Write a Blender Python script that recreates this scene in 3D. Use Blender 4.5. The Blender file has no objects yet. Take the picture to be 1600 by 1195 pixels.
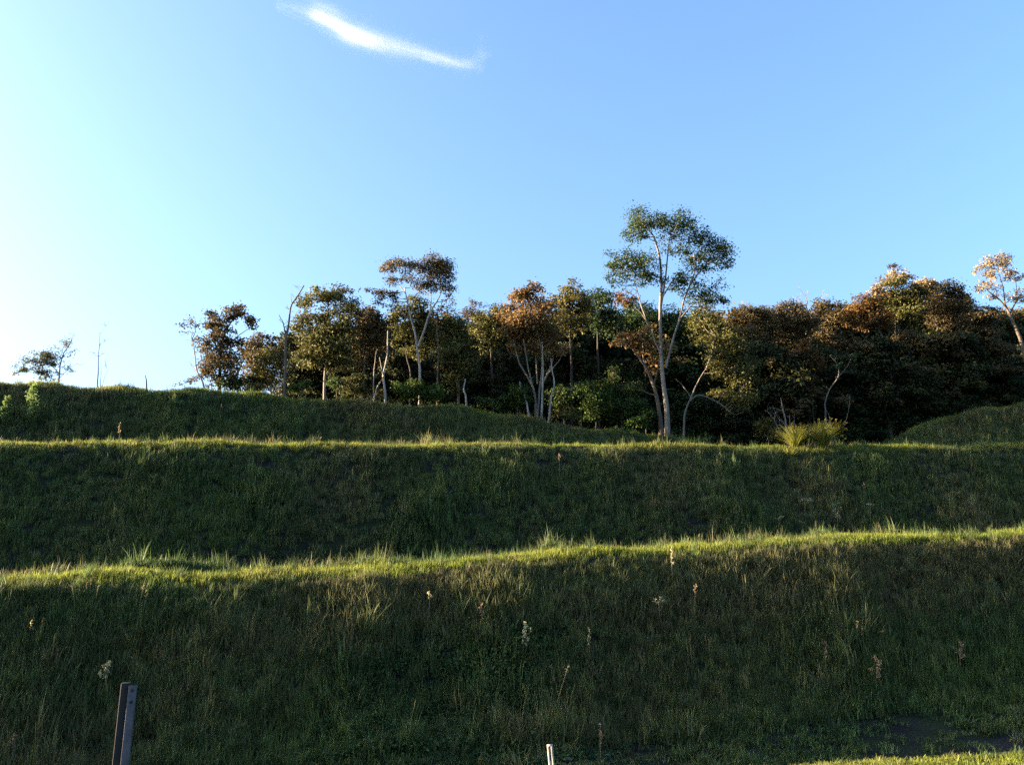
import bpy, math, random
import numpy as np
R = math.radians
rng = np.random.default_rng(7)
random.seed(7)
scn = bpy.context.scene
COL = scn.collection

# ------------------------------------------------------------------ camera, sky, sun, exposure
FPX, CX, CY, PITCH = 1386.0, 800.0, 597.5, 15.0      # the photograph's own pixels (1600 x 1195)
cam = bpy.data.cameras.new('camera'); camo = bpy.data.objects.new('camera', cam); COL.objects.link(camo)
camo.location = (0, 0, 0); camo.rotation_euler = (R(90 + PITCH), 0, 0)
cam.sensor_width = 36; cam.lens = 36 * FPX / 1600; cam.clip_start = .1; cam.clip_end = 20000
scn.camera = camo

SUN_AZ, SUN_EL = 86.0, 10.6                           # degrees left of the view, degrees up
world = bpy.data.worlds.new("World"); scn.world = world; world.use_nodes = True
wn = world.node_tree; bg = wn.nodes['Background']
sky = wn.nodes.new('ShaderNodeTexSky'); sky.sky_type = 'NISHITA'; sky.sun_disc = False
sky.sun_elevation = R(SUN_EL); sky.sun_rotation = R(-SUN_AZ)
sky.altitude = 700; sky.air_density = 1.15; sky.dust_density = 8.0; sky.ozone_density = 3.6
wn.links.new(sky.outputs[0], bg.inputs[0]); bg.inputs[1].default_value = .092
sl = bpy.data.lights.new('sun', 'SUN'); sl.energy = 5.0; sl.angle = R(.53); sl.color = (1, .79, .54)
so = bpy.data.objects.new('sun', sl); COL.objects.link(so)
so.rotation_euler = (R(90 - SUN_EL), 0, R(SUN_AZ + 180))
scn.view_settings.view_transform = 'Standard'; scn.view_settings.look = 'None'
scn.view_settings.exposure = 2.9; scn.view_settings.gamma = 1; scn.view_settings.use_curve_mapping = False
cy = scn.cycles
cy.max_bounces = 6; cy.diffuse_bounces = 3; cy.glossy_bounces = 2; cy.transmission_bounces = 3
cy.volume_bounces = 3; cy.transparent_max_bounces = 8; cy.use_denoising = False
cy.caustics_reflective = False; cy.caustics_refractive = False

# ------------------------------------------------------------------ helpers
cp_, sp_ = math.cos(R(PITCH)), math.sin(R(PITCH))
def P(px, py, D):
    """point at distance D along the view's ground direction that the photograph shows at (px, py)"""
    t = (px - CX) / FPX; u = (CY - py) / FPX
    dy = cp_ - u * sp_; dz = sp_ + u * cp_
    return np.array([t * D / dy, D, dz * D / dy])
def mpp(py, D):
    u = (CY - py) / FPX
    return D / (cp_ - u * sp_) / FPX                  # metres per photograph pixel

def tag(o, label=None, cat=None, group=None, kind=None):
    if label: o['label'] = label
    if cat: o['category'] = cat
    if group: o['group'] = group
    if kind: o['kind'] = kind
    return o
def link(o, parent=None):
    COL.objects.link(o)
    if parent is not None: o.parent = parent
    return o
def empty(name, loc):
    o = bpy.data.objects.new(name, None); o.location = loc; o.empty_display_size = .3
    return link(o)

def mesh_np(name, verts, faces, mat=None, smooth=False, tint=None):
    """faces: list of (n,k) integer arrays (k = 3 or 4)"""
    me = bpy.data.meshes.new(name)
    verts = np.asarray(verts, np.float32)
    faces = [np.asarray(f, np.int32) for f in faces if len(f)]
    me.vertices.add(len(verts)); me.vertices.foreach_set('co', verts.ravel())
    nl = sum(f.size for f in faces); nf = sum(len(f) for f in faces)
    me.loops.add(nl); me.polygons.add(nf)
    me.loops.foreach_set('vertex_index', np.concatenate([f.ravel() for f in faces]))
    sizes = np.concatenate([np.full(len(f), f.shape[1], np.int32) for f in faces])
    starts = np.concatenate([[0], np.cumsum(sizes)[:-1]]).astype(np.int32)
    me.polygons.foreach_set('loop_start', starts)
    if smooth: me.polygons.foreach_set('use_smooth', np.ones(nf, bool))
    if tint is not None:
        a = me.attributes.new('tint', 'FLOAT', 'FACE'); a.data.foreach_set('value', np.asarray(tint, np.float32))
    me.update(calc_edges=True)
    if mat: me.materials.append(mat)
    return me

class MB:
    """collects tubes, boxes and leaf blades into one mesh"""
    def __init__(s): s.v = []; s.q = []; s.t = []; s.n = 0; s.tq = []; s.tt = []
    def add(s, v, q=None, t=None, tint=0.5):
        v = np.asarray(v, float)
        if q is not None and len(q):
            q = np.asarray(q); s.q.append(q + s.n); s.tq.append(np.broadcast_to(tint, (len(q),)))
        if t is not None and len(t):
            t = np.asarray(t); s.t.append(t + s.n); s.tt.append(np.broadcast_to(tint, (len(t),)))
        s.v.append(v); s.n += len(v)
    def tube(s, pts, radii, k=6, cap=True):
        pts = np.asarray(pts, float); n = len(pts)
        radii = np.broadcast_to(np.asarray(radii, float), (n,))
        tg = np.gradient(pts, axis=0); tg /= np.linalg.norm(tg, axis=1)[:, None] + 1e-9
        ref = np.array([.31, .93, .2]);
        a = np.cross(tg, ref); a /= np.linalg.norm(a, axis=1)[:, None] + 1e-9
        b = np.cross(tg, a)
        ang = np.arange(k) * 2 * math.pi / k
        ring = pts[:, None, :] + radii[:, None, None] * (np.cos(ang)[None, :, None] * a[:, None, :] + np.sin(ang)[None, :, None] * b[:, None, :])
        v = ring.reshape(-1, 3)
        i = np.arange(n - 1)[:, None] * k; j = np.arange(k)[None, :]; j2 = (j + 1) % k
        q = np.stack([i + j, i + j2, i + k + j2, i + k + j], -1).reshape(-1, 4)
        t = None
        if cap:
            v = np.vstack([v, pts[-1:]]); c = n * k; b0 = (n - 1) * k
            t = np.array([[b0 + x, b0 + (x + 1) % k, c] for x in range(k)])
        s.add(v, q, t)
    def box(s, c, size, rot=None):
        d = np.array([[x, y, z] for z in (-.5, .5) for y in (-.5, .5) for x in (-.5, .5)]) * np.asarray(size)
        if rot is not None: d = d @ np.asarray(rot).T
        s.add(d + np.asarray(c), [[0, 2, 3, 1], [4, 5, 7, 6], [0, 1, 5, 4], [2, 6, 7, 3], [0, 4, 6, 2], [1, 3, 7, 5]])
    def leaves(s, c, nrm, L, W, tint, r=None):
        """rhombic leaves at c, facing nrm"""
        r = r or rng
        n = len(c)
        nrm = nrm / (np.linalg.norm(nrm, axis=1)[:, None] + 1e-9)
        a = np.cross(nrm, r.normal(size=(n, 3))); a /= np.linalg.norm(a, axis=1)[:, None] + 1e-9
        b = np.cross(nrm, a)
        L = np.broadcast_to(L, (n,))[:, None]; W = np.broadcast_to(W, (n,))[:, None]
        fold = nrm * (W * .25)
        v = np.stack([c - a * L * .5, c + b * W * .5 + fold, c + a * L * .5, c - b * W * .5 + fold], 1).reshape(-1, 3)
        q = np.arange(n * 4).reshape(-1, 4)
        s.add(v, q, None, tint)
    def mesh(s, name, mat, smooth=False):
        tint = np.concatenate(s.tq + s.tt) if (s.tq or s.tt) else None
        fs = ([np.concatenate(s.q)] if s.q else []) + ([np.concatenate(s.t)] if s.t else [])
        return mesh_np(name, np.concatenate(s.v), fs, mat, smooth, tint)
    def obj(s, name, mat, parent=None, smooth=False):
        return link(bpy.data.objects.new(name, s.mesh(name, mat, smooth)), parent)

def spline(pts, n):
    """Catmull-Rom resampling of a polyline"""
    p = np.asarray(pts, float)
    if len(p) == 2: return p[0] + (p[1] - p[0]) * np.linspace(0, 1, n)[:, None]
    q = np.vstack([2 * p[0] - p[1], p, 2 * p[-1] - p[-2]])
    out = []
    for x in np.linspace(0, len(p) - 1 - 1e-6, n):
        i = int(x); t = x - i; a, b, c, d = q[i:i + 4]
        out.append(.5 * (2 * b + (c - a) * t + (2 * a - 5 * b + 4 * c - d) * t * t + (3 * b - a - 3 * c + d) * t ** 3))
    return np.array(out)

# ------------------------------------------------------------------ materials
def new_mat(name):
    m = bpy.data.materials.new(name); m.use_nodes = True
    nt = m.node_tree; nt.nodes.clear()
    return m, nt, nt.nodes.new('ShaderNodeOutputMaterial')
def mixc(nt, f, a, b, blend='MIX'):
    n = nt.nodes.new('ShaderNodeMix'); n.data_type = 'RGBA'; n.blend_type = blend
    for i, x in ((0, f), (6, a), (7, b)):
        if hasattr(x, 'is_output'): nt.links.new(x, n.inputs[i])
        elif i == 0: n.inputs[0].default_value = x
        else: n.inputs[i].default_value = (*x[:3], 1)
    return n.outputs[2]
def noise(nt, scale, detail=3, coord=None, rough=.55):
    n = nt.nodes.new('ShaderNodeTexNoise'); n.inputs['Scale'].default_value = scale
    n.inputs['Detail'].default_value = detail; n.inputs['Roughness'].default_value = rough
    if coord is not None: nt.links.new(coord, n.inputs['Vector'])
    return n.outputs['Fac']
def mrange(nt, x, a, b, c=0., d=1.):
    n = nt.nodes.new('ShaderNodeMapRange'); nt.links.new(x, n.inputs[0])
    for i, v in enumerate((a, b, c, d)): n.inputs[i + 1].default_value = v
    return n.outputs[0]
def attr(nt, name, typ='GEOMETRY'):
    n = nt.nodes.new('ShaderNodeAttribute'); n.attribute_type = typ; n.attribute_name = name
    return n.outputs['Fac']
def leafy(nt, out, col, transl, rough=.5, spec=.25, tcol=None):
    p = nt.nodes.new('ShaderNodeBsdfPrincipled'); p.inputs['Roughness'].default_value = rough
    p.inputs['Specular IOR Level'].default_value = spec
    nt.links.new(col, p.inputs['Base Color'])
    t = nt.nodes.new('ShaderNodeBsdfTranslucent'); nt.links.new(tcol or col, t.inputs[0])
    m = nt.nodes.new('ShaderNodeMixShader'); m.inputs[0].default_value = transl
    nt.links.new(p.outputs[0], m.inputs[1]); nt.links.new(t.outputs[0], m.inputs[2])
    nt.links.new(m.outputs[0], out.inputs[0])
def leaf_mat(name, a, b, transl=.3, rough=.6, spec=.12):
    m, nt, out = new_mat(name)
    c = mixc(nt, attr(nt, 'tint'), a, b)
    g = nt.nodes.new('ShaderNodeNewGeometry')
    f = mrange(nt, noise(nt, .9, 2, g.outputs['Position']), .3, .7, .65, 1.35)
    c = mixc(nt, 1.0, c, f, 'MULTIPLY')
    leafy(nt, out, c, transl, rough, spec)
    return m
def solid_mat(name, a, b, scale=6, rough=.8, metal=0, stretch=(1, 1, 1), bump=.3, spec=.3):
    m, nt, out = new_mat(name)
    tc = nt.nodes.new('ShaderNodeTexCoord'); mp = nt.nodes.new('ShaderNodeMapping')
    mp.inputs['Scale'].default_value = stretch; nt.links.new(tc.outputs['Object'], mp.inputs[0])
    f = noise(nt, scale, 5, mp.outputs[0], .65)
    c = mixc(nt, mrange(nt, f, .32, .68), a, b)
    p = nt.nodes.new('ShaderNodeBsdfPrincipled'); p.inputs['Roughness'].default_value = rough
    p.inputs['Metallic'].default_value = metal; p.inputs['Specular IOR Level'].default_value = spec
    bp = nt.nodes.new('ShaderNodeBump'); bp.inputs['Strength'].default_value = bump; bp.inputs['Distance'].default_value = .02
    nt.links.new(f, bp.inputs['Height']); nt.links.new(bp.outputs[0], p.inputs['Normal'])
    nt.links.new(c, p.inputs['Base Color']); nt.links.new(p.outputs[0], out.inputs[0])
    return m

BARK = solid_mat('bark_brown', (.075, .055, .040), (.15, .112, .08), 5, .9, stretch=(3, 3, .6))
BARK_GREY = solid_mat('bark_grey', (.085, .07, .055), (.27, .225, .18), 4, .85, stretch=(3, 3, .7))
BARK_PALE = solid_mat('bark_pale', (.14, .12, .10), (.40, .345, .29), 4, .8, stretch=(3, 3, .6))
BARK_DARK = solid_mat('bark_dark', (.035, .028, .022), (.075, .058, .044), 5, .9, stretch=(3, 3, .6))  # for trunks within the wood, part of their shade is put into this bark
LEAF = dict(
    green=leaf_mat('leaf_green', (.028, .050, .014), (.075, .105, .028)),
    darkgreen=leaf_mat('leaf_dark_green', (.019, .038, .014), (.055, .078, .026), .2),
    olive=leaf_mat('leaf_olive', (.050, .058, .016), (.14, .125, .038)),
    brown=leaf_mat('leaf_brown', (.056, .045, .020), (.145, .102, .042)),
    orange=leaf_mat('leaf_orange', (.12, .072, .026), (.28, .175, .070), .3),
    rust=leaf_mat('leaf_rust', (.085, .048, .016), (.19, .105, .034), .3),
    straw=leaf_mat('leaf_straw', (.22, .16, .08), (.46, .34, .19), .3),
    mauve=leaf_mat('leaf_mauve', (.050, .040, .034), (.115, .080, .062), .3),
    wisp=leaf_mat('leaf_wisp', (.060, .070, .045), (.13, .14, .085), .4),
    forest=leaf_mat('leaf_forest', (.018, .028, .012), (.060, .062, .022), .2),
    bush=leaf_mat('leaf_bush', (.035, .065, .014), (.085, .12, .026), .35),
    sapling=leaf_mat('leaf_sapling', (.11, .18, .05), (.24, .32, .11), .5),
    yellow=leaf_mat('leaf_yellow', (.085, .085, .022), (.17, .135, .04), .35),
)

# ------------------------------------------------------------------ terrain: terraced cut, climbing to the right
TURN = .275                                            # the terraces run this much away from the camera per metre to the right
def line(D0, pts):
    X, Z = [], []
    for px, py in pts:
        u = (CY - py) / FPX; dy = cp_ - u * sp_; t = (px - CX) / FPX
        Y = D0 / (1 - TURN * t / dy); p = P(px, py, Y); X.append(p[0]); Z.append(p[2])
    return np.array(X), np.array(Z)
XG = np.arange(-90, 120.01, .25)
def zrow(D0, pts, sm=1.2):
    X, Z = line(D0, pts)
    z = np.interp(XG, X, Z)
    lo, hi = XG < X[0], XG > X[-1]
    z[lo] = Z[0] + (XG[lo] - X[0]) * .03; z[hi] = Z[-1] + (XG[hi] - X[-1]) * .03
    k = np.exp(-.5 * (np.arange(-24, 25) * .25 / sm) ** 2); k /= k.sum()
    return np.convolve(np.pad(z, 24, 'edge'), k, 'valid')
S_FOOT1, S_RIM1, S_FOOT2, S_RIM2, S_FOOT3, S_CREST = 19.3, 23.0, 29.0, 34.0, 38.0, 42.0
foot1 = zrow(S_FOOT1, [(-300, 1250), (0, 1212), (400, 1176), (800, 1150), (1200, 1116), (1600, 1072), (1900, 1045)])
S_VERGE = 11.6
verge = zrow(S_VERGE, [(-300, 1330), (400, 1262), (800, 1236), (1200, 1209), (1380, 1196), (1600, 1173), (1900, 1150)])
rim1 = zrow(S_RIM1, [(-300, 915), (0, 904), (130, 903), (300, 899), (400, 896), (520, 891), (640, 883), (770, 872), (900, 861), (1000, 856), (1200, 845), (1400, 840), (1600, 834), (1900, 826)], .8)
rim2 = zrow(S_RIM2, [(-300, 690), (0, 689), (280, 692), (560, 690), (800, 691), (1000, 693), (1150, 697), (1300, 699), (1380, 695), (1600, 694), (1900, 690)], .8)
crest = zrow(S_CREST, [(-300, 610), (0, 603), (100, 603), (200, 609), (330, 610), (450, 619), (530, 625), (600, 629), (730, 640), (830, 656), (950, 673), (1030, 688), (1120, 704), (1300, 706), (1370, 696), (1430, 672), (1500, 650), (1600, 631), (1800, 600)], .9)
right = np.clip((XG - 2) / 15, 0, 1); hill = np.clip((XG + 14) / 14, 0, 1)   # the wooded hill behind rises towards the right
knots = [(-60, foot1 * 0 - 2.2), (-4, foot1 * 0 - 1.6), (2, foot1 * 0 - 1.6), (5, verge - .25), (10.5, verge - .04), (S_VERGE, verge), (12.6, verge - .12), (15.3, np.minimum(foot1 - 1.05, verge - .5)), (17.3, foot1 - .68), (S_FOOT1, foot1), (S_RIM1 - .1, rim1 - .09), (S_RIM1 + .7, rim1),
         (S_RIM1 + 1.5, rim1 + .02), (S_RIM1 + 2.6, rim1 - .12), (S_FOOT2, rim1 - .12), (S_RIM2 - .1, rim2 - .12), (S_RIM2 + .6, rim2), (S_RIM2 + 1.4, rim2 + .02), (S_FOOT3, np.minimum(rim2 - .05, crest)), (S_CREST, crest), (S_CREST + 1, crest + .02),
         (50, crest - .25 * (1 - right)), (60, crest - .8 + 2.2 * hill), (80, crest - 2.5 + 14 * hill), (120, crest - 5 + 22 * hill)]
SG = np.arange(-60, 120.01, .1)
KS = np.array([k[0] for k in knots]); KZ = np.array([k[1] for k in knots])
ZG = np.empty((len(XG), len(SG)))
for i in range(len(XG)): ZG[i] = np.interp(SG, KS, KZ[:, i])
kk = np.exp(-.5 * (np.arange(-12, 13) * .1 / .28) ** 2); kk /= kk.sum()
ZG = np.apply_along_axis(lambda r: np.convolve(np.pad(r, 12, 'edge'), kk, 'valid'), 1, ZG)
wv = [(rng.uniform(.6, 3.6), rng.uniform(0, 6.28), rng.uniform(0, 6.28)) for _ in range(26)]
xx, ss = np.meshgrid(XG, SG, indexing='ij')
bump = sum(np.sin(k * (math.cos(a) * xx + math.sin(a) * ss) + ph) * .075 / k ** .75 for k, a, ph in wv)
rimw = 1 - .7 * (np.exp(-((ss - S_RIM1) / 1.5) ** 2) + np.exp(-((ss - S_RIM2) / 1.5) ** 2))
ZG += bump * np.clip((ss - 15) / 5, .12, 1) * .5 * rimw
def height(X, Y):
    X = np.asarray(X, float); s = np.asarray(Y, float) - TURN * X
    fx = np.clip((X - XG[0]) / .25, 0, len(XG) - 1.001); fs = np.clip((s - SG[0]) / .1, 0, len(SG) - 1.001)
    i = fx.astype(int); j = fs.astype(int); a = fx - i; b = fs - j
    return (ZG[i, j] * (1 - a) * (1 - b) + ZG[i + 1, j] * a * (1 - b) + ZG[i, j + 1] * (1 - a) * b + ZG[i + 1, j + 1] * a * b)
def axis(lo, hi, step, far):
    m = np.arange(lo, hi + 1e-6, step); out = [m]; g = []; d = step; x = hi
    while x < far: d *= 1.25; x += d; g.append(x)
    out.append(np.array(g)); g2 = []; d = step; x = lo
    while x > -far: d *= 1.25; x -= d; g2.append(x)
    return np.concatenate([np.array(g2)[::-1]] + out)
ax = axis(-28, 38, .4, 3500); asx = axis(8, 62, .3, 3500)
gx, gs = np.meshgrid(ax, asx, indexing='ij')
gy = gs + TURN * gx
gz = height(gx, gy)
nv = np.stack([gx, gy, gz], -1).reshape(-1, 3)
ii = np.arange(len(ax) - 1)[:, None] * len(asx); jj = np.arange(len(asx) - 1)[None, :]
q = np.stack([ii + jj, ii + jj + len(asx), ii + jj + len(asx) + 1, ii + jj + 1], -1).reshape(-1, 4)
m, nt, out = new_mat('earth')
g = nt.nodes.new('ShaderNodeNewGeometry')
c = mixc(nt, mrange(nt, noise(nt, 1.3, 6, g.outputs['Position'], .7), .35, .65), (.009, .009, .009), (.024, .022, .020))
c = mixc(nt, mrange(nt, noise(nt, .5, 4, g.outputs['Position']), .45, .62), c, (.018, .024, .010))
p = nt.nodes.new('ShaderNodeBsdfPrincipled'); p.inputs['Roughness'].default_value = .95; p.inputs['Specular IOR Level'].default_value = .1
bp = nt.nodes.new('ShaderNodeBump'); bp.inputs['Distance'].default_value = .06; bp.inputs['Strength'].default_value = .8
nt.links.new(noise(nt, 9, 5, g.outputs['Position'], .7), bp.inputs['Height']); nt.links.new(bp.outputs[0], p.inputs['Normal'])
nt.links.new(c, p.inputs['Base Color']); nt.links.new(p.outputs[0], out.inputs[0])
EARTH = m
ground = link(bpy.data.objects.new('ground', mesh_np('ground', nv, [q], EARTH, True)))
tag(ground, 'dark earth of the terraced hillside under the grass', 'ground', kind='structure')

# ------------------------------------------------------------------ grass and weeds (nobody could count the blades)
def grass_material(name, green_a, green_b, dry_a, dry_b, transl):
    m, nt, out = new_mat(name)
    g = nt.nodes.new('ShaderNodeNewGeometry')
    oi = nt.nodes.new('ShaderNodeObjectInfo')
    n1 = mrange(nt, noise(nt, .35, 4, g.outputs['Position'], .6), .36, .64)
    ga = mixc(nt, n1, green_a, green_b)
    da = mixc(nt, oi.outputs['Random'], dry_a, dry_b)
    c = mixc(nt, attr(nt, 'dry', 'INSTANCER'), ga, da)
    c = mixc(nt, mrange(nt, attr(nt, 'tint'), 0, 1, 0, .3), c, dry_a)
    f = mrange(nt, oi.outputs['Random'], 0, 1, .55, 1.45)
    c = mixc(nt, 1.0, c, f, 'MULTIPLY')
    leafy(nt, out, c, transl, .55, .2)
    return m
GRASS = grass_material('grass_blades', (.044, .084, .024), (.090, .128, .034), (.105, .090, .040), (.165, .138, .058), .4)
RIMG = grass_material('sun_tinted_grass_blades', (.12, .16, .018), (.185, .21, .030), (.19, .16, .05), (.26, .21, .08), .5)  # brighter, yellower than the bank grass; sunlight partly put into the colour
WEED = leaf_mat('weed_leaf', (.034, .070, .024), (.070, .115, .036), .3, .5)
SEED = grass_material('seed_stalk', (.16, .14, .07), (.20, .17, .08), (.20, .15, .09), (.30, .23, .14), .4)

proto = bpy.data.collections.new('plant_forms')
def tuft(name, n, rad, h0, h1, w, lean, mat, seed, heads=0):
    r = np.random.default_rng(seed); mb = MB()
    for k in range(n):
        a = r.uniform(0, 6.28); d = rad * math.sqrt(r.uniform()); b = np.array([d * math.cos(a), d * math.sin(a), -.04])
        h = r.uniform(h0, h1) * (1 - .35 * d / rad); az = r.uniform(0, 6.28); le = abs(r.normal(0, lean))
        dr = np.array([math.cos(az), math.sin(az), 0]); up = np.array([0, 0, 1.])
        side = np.array([-math.sin(az + r.normal(0, .8)), math.cos(az + r.normal(0, .8)), 0])
        pts = [b + up * h * t * (1 - .25 * le * t) + dr * h * le * t * t for t in (0, .4, .75, 1)]
        ws = (w, w * .85, w * .55)
        v = []
        for q_, ww in zip(pts[:3], ws): v += [q_ - side * ww / 2, q_ + side * ww / 2]
        v.append(pts[3])
        mb.add(v, [[0, 1, 3, 2], [2, 3, 5, 4]], [[4, 5, 6]], r.uniform() ** 2)
    o = bpy.data.objects.new(name, mb.mesh(name, mat)); proto.objects.link(o)
def weed(name, n, rad, h, L, seed):
    r = np.random.default_rng(seed); mb = MB()
    c = np.stack([r.normal(0, rad * .5, n), r.normal(0, rad * .5, n), np.abs(r.normal(0, h * .5, n)) + .03], 1)
    nr = r.normal(0, .6, (n, 3)) + [0, -.25, 1.0]
    mb.leaves(c, nr, r.uniform(.6, 1.2, n) * L, r.uniform(.5, .9, n) * L, r.uniform(size=n), r)
    o = bpy.data.objects.new(name, mb.mesh(name, WEED)); proto.objects.link(o)
def stalks(name, n, h0, h1, seed):
    r = np.random.default_rng(seed); mb = MB()
    for k in range(n):
        b = np.array([r.normal(0, .12), r.normal(0, .12), 0]); h = r.uniform(h0, h1)
        tip = b + [r.normal(0, .09), r.normal(0, .09), h]
        side = np.array([.006, .003, 0])
        mb.add([b - side, b + side, tip + side * .5, tip - side * .5], [[0, 1, 2, 3]], None, .3)
        m_ = 7; t = r.uniform(.78, 1.02, m_)[:, None]
        mb.leaves(b + (tip - b) * t + r.normal(0, .012, (m_, 3)), r.normal(size=(m_, 3)), .06, .022, r.uniform(size=m_), r)
    o = bpy.data.objects.new(name, mb.mesh(name, SEED)); proto.objects.link(o)
for k in range(4): tuft(f'a{k}_fine_grass', 40, .24, .24, .46, .021, .42, GRASS, 10 + k)
for k in range(2): tuft(f'b{k}_long_grass', 34, .16, .34, .62, .016, .38, GRASS, 20 + k)
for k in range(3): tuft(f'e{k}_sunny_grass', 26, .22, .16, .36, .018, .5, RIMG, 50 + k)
for k in range(2): weed(f'c{k}_broad_weed', 60, .24, .22, .065, 30 + k)
for k in range(2): stalks(f'd{k}_seed_stalks', 4, .45, .75, 40 + k)

ng = bpy.data.node_groups.new('scatter_plants', 'GeometryNodeTree')
ng.interface.new_socket('Geometry', in_out='INPUT', socket_type='NodeSocketGeometry')
ng.interface.new_socket('Geometry', in_out='OUTPUT', socket_type='NodeSocketGeometry')
gi = ng.nodes.new('NodeGroupInput'); go = ng.nodes.new('NodeGroupOutput')
ci = ng.nodes.new('GeometryNodeCollectionInfo'); ci.inputs['Collection'].default_value = proto
ci.inputs['Separate Children'].default_value = True; ci.inputs['Reset Children'].default_value = True
ip = ng.nodes.new('GeometryNodeInstanceOnPoints'); ip.inputs['Pick Instance'].default_value = True
def named(n, t):
    x = ng.nodes.new('GeometryNodeInputNamedAttribute'); x.data_type = t; x.inputs['Name'].default_value = n
    return x.outputs['Attribute']
e2r = ng.nodes.new('FunctionNodeEulerToRotation')
ng.links.new(gi.outputs[0], ip.inputs['Points']); ng.links.new(ci.outputs[0], ip.inputs['Instance'])
ng.links.new(named('form', 'INT'), ip.inputs['Instance Index']); ng.links.new(named('turn', 'FLOAT_VECTOR'), e2r.inputs[0])
ng.links.new(e2r.outputs[0], ip.inputs['Rotation']); ng.links.new(named('size', 'FLOAT_VECTOR'), ip.inputs['Scale'])
ng.links.new(ip.outputs[0], go.inputs[0])

def vnoise(X, S, sc, seed):
    r = np.random.default_rng(seed); o = 0
    for _ in range(14):
        k = r.uniform(.4, 1.6) * sc; a = r.uniform(0, 6.28)
        o = o + np.sin(k * (math.cos(a) * X + math.sin(a) * S) + r.uniform(0, 6.28))
    return o / 3.7
def scatter(name, label, s0, s1, x0, x1, n, pick, hs=1.0, keep=None):
    X = rng.uniform(x0, x1, n); S = rng.uniform(s0, s1, n)
    if keep is not None:
        k = keep(X, S); X, S = X[k], S[k]
    n = len(X); Y = S + TURN * X; Z = height(X, Y)
    form, dry, sz = pick(X, S, n)
    me = bpy.data.meshes.new(name); me.vertices.add(n)
    me.vertices.foreach_set('co', np.stack([X, Y, Z], 1).astype(np.float32).ravel())
    def at(nm, t, dom, v, key):
        a = me.attributes.new(nm, t, dom); a.data.foreach_set(key, np.ascontiguousarray(v).ravel())
    at('form', 'INT', 'POINT', form.astype(np.int32), 'value')
    at('dry', 'FLOAT', 'POINT', np.clip(dry, 0, 1).astype(np.float32), 'value')
    rot = np.stack([rng.normal(.05, .12, n), rng.normal(0, .12, n), rng.uniform(0, 6.28, n)], 1).astype(np.float32)
    at('turn', 'FLOAT_VECTOR', 'POINT', rot, 'vector')
    s3 = np.stack([sz, sz, sz * rng.uniform(.8, 1.2, n) * hs], 1).astype(np.float32)
    at('size', 'FLOAT_VECTOR', 'POINT', s3, 'vector')
    me.update()
    o = link(bpy.data.objects.new(name, me))
    o.modifiers.new('scatter', 'NODES').node_group = ng
    tag(o, label, 'grass', kind='stuff')
    return o
def pick_slope(weedy, seed, dryb=0., lng=0.):
    def f(X, S, n):
        w = vnoise(X, S, .55, seed) + rng.normal(0, .35, n)
        u = rng.uniform(size=n)
        form = rng.integers(0, 4, n)
        form = np.where(u < .16 + lng, rng.integers(4, 6, n), form)
        if lng: w = w + np.where(S > 21.3, -1.5, .25)
        form = np.where((w > 1.4 - weedy) & (rng.uniform(size=n) < .62), rng.integers(6, 8, n), form)
        form = np.where(u > .999, rng.integers(8, 10, n), form)
        dry = vnoise(X, S, .7, seed + 1) * .35 + .18 + dryb + rng.normal(0, .14, n)
        if lng: dry = dry + np.where(S > 20.9, .17, -.15) + .1 * vnoise(X, S, .4, 9)
        big = (rng.uniform(size=n) < .06) & (form < 6) & (np.abs(S - S_RIM1 + .4) > .9) & (np.abs(S - S_RIM2 + .4) > .9); form = np.where(big, rng.integers(4, 6, n), form); dry = np.where(big, dry + rng.choice([-.2, .35], n), dry)
        near = np.exp(-((S - S_RIM1) / .7) ** 2) + np.exp(-((S - S_RIM2) / .7) ** 2)
        return form, dry, (1 - .35 * near) * np.where(big, 1.3, 1) * np.clip(rng.uniform(.7, 1.15, n) * (1 + .30 * vnoise(X, S, 1.5, seed + 2)), .8, 1.6)
    return f
def pick_rim(dryb, stalk=0):
    def f(X, S, n):
        u = rng.uniform(size=n)
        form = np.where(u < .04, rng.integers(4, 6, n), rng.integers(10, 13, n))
        form = np.where(u > 1 - stalk, rng.integers(8, 10, n), form)
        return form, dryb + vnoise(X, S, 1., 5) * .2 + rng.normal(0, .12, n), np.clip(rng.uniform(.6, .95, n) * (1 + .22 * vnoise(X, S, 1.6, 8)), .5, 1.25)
    return f
scatter('grass', 'dull green and brown grass covering the lowest bank, down to the bare strip', 18.6, S_RIM1 - .3, -17, 27, 15500, pick_slope(.35, 100, .1, .25))
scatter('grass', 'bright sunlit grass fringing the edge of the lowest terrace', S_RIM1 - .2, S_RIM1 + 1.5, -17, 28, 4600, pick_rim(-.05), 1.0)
scatter('grass', 'dark green grass covering the middle bank between the two sunlit edges', S_RIM1 + 1.6, S_RIM2 - .3, -24, 37, 22500, pick_slope(.2, 200))
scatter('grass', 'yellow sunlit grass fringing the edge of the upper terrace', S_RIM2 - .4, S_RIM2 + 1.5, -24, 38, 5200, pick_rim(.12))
scatter('grass', 'shaded grass covering the top bank below the tree line', S_RIM2 + 1.5, S_CREST - .3, -30, 44, 19000, pick_slope(.1, 300, .05))
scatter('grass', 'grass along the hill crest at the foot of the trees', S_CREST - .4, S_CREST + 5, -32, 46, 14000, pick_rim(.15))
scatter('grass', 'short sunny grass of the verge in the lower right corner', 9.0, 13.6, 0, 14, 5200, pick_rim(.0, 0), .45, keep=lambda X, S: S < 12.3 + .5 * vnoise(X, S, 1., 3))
scatter('grass', 'sparse low weeds on the bare strip below the bank', 13.0, 18.9, -14, 20, 8200, pick_slope(.3, 400), .5, keep=lambda X, S: vnoise(X, S, .9, 77) + rng.normal(0, .5, len(X)) + (S - 17.2) * .45 - np.clip(X, -8, 8) * .05 > -.55)

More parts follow.
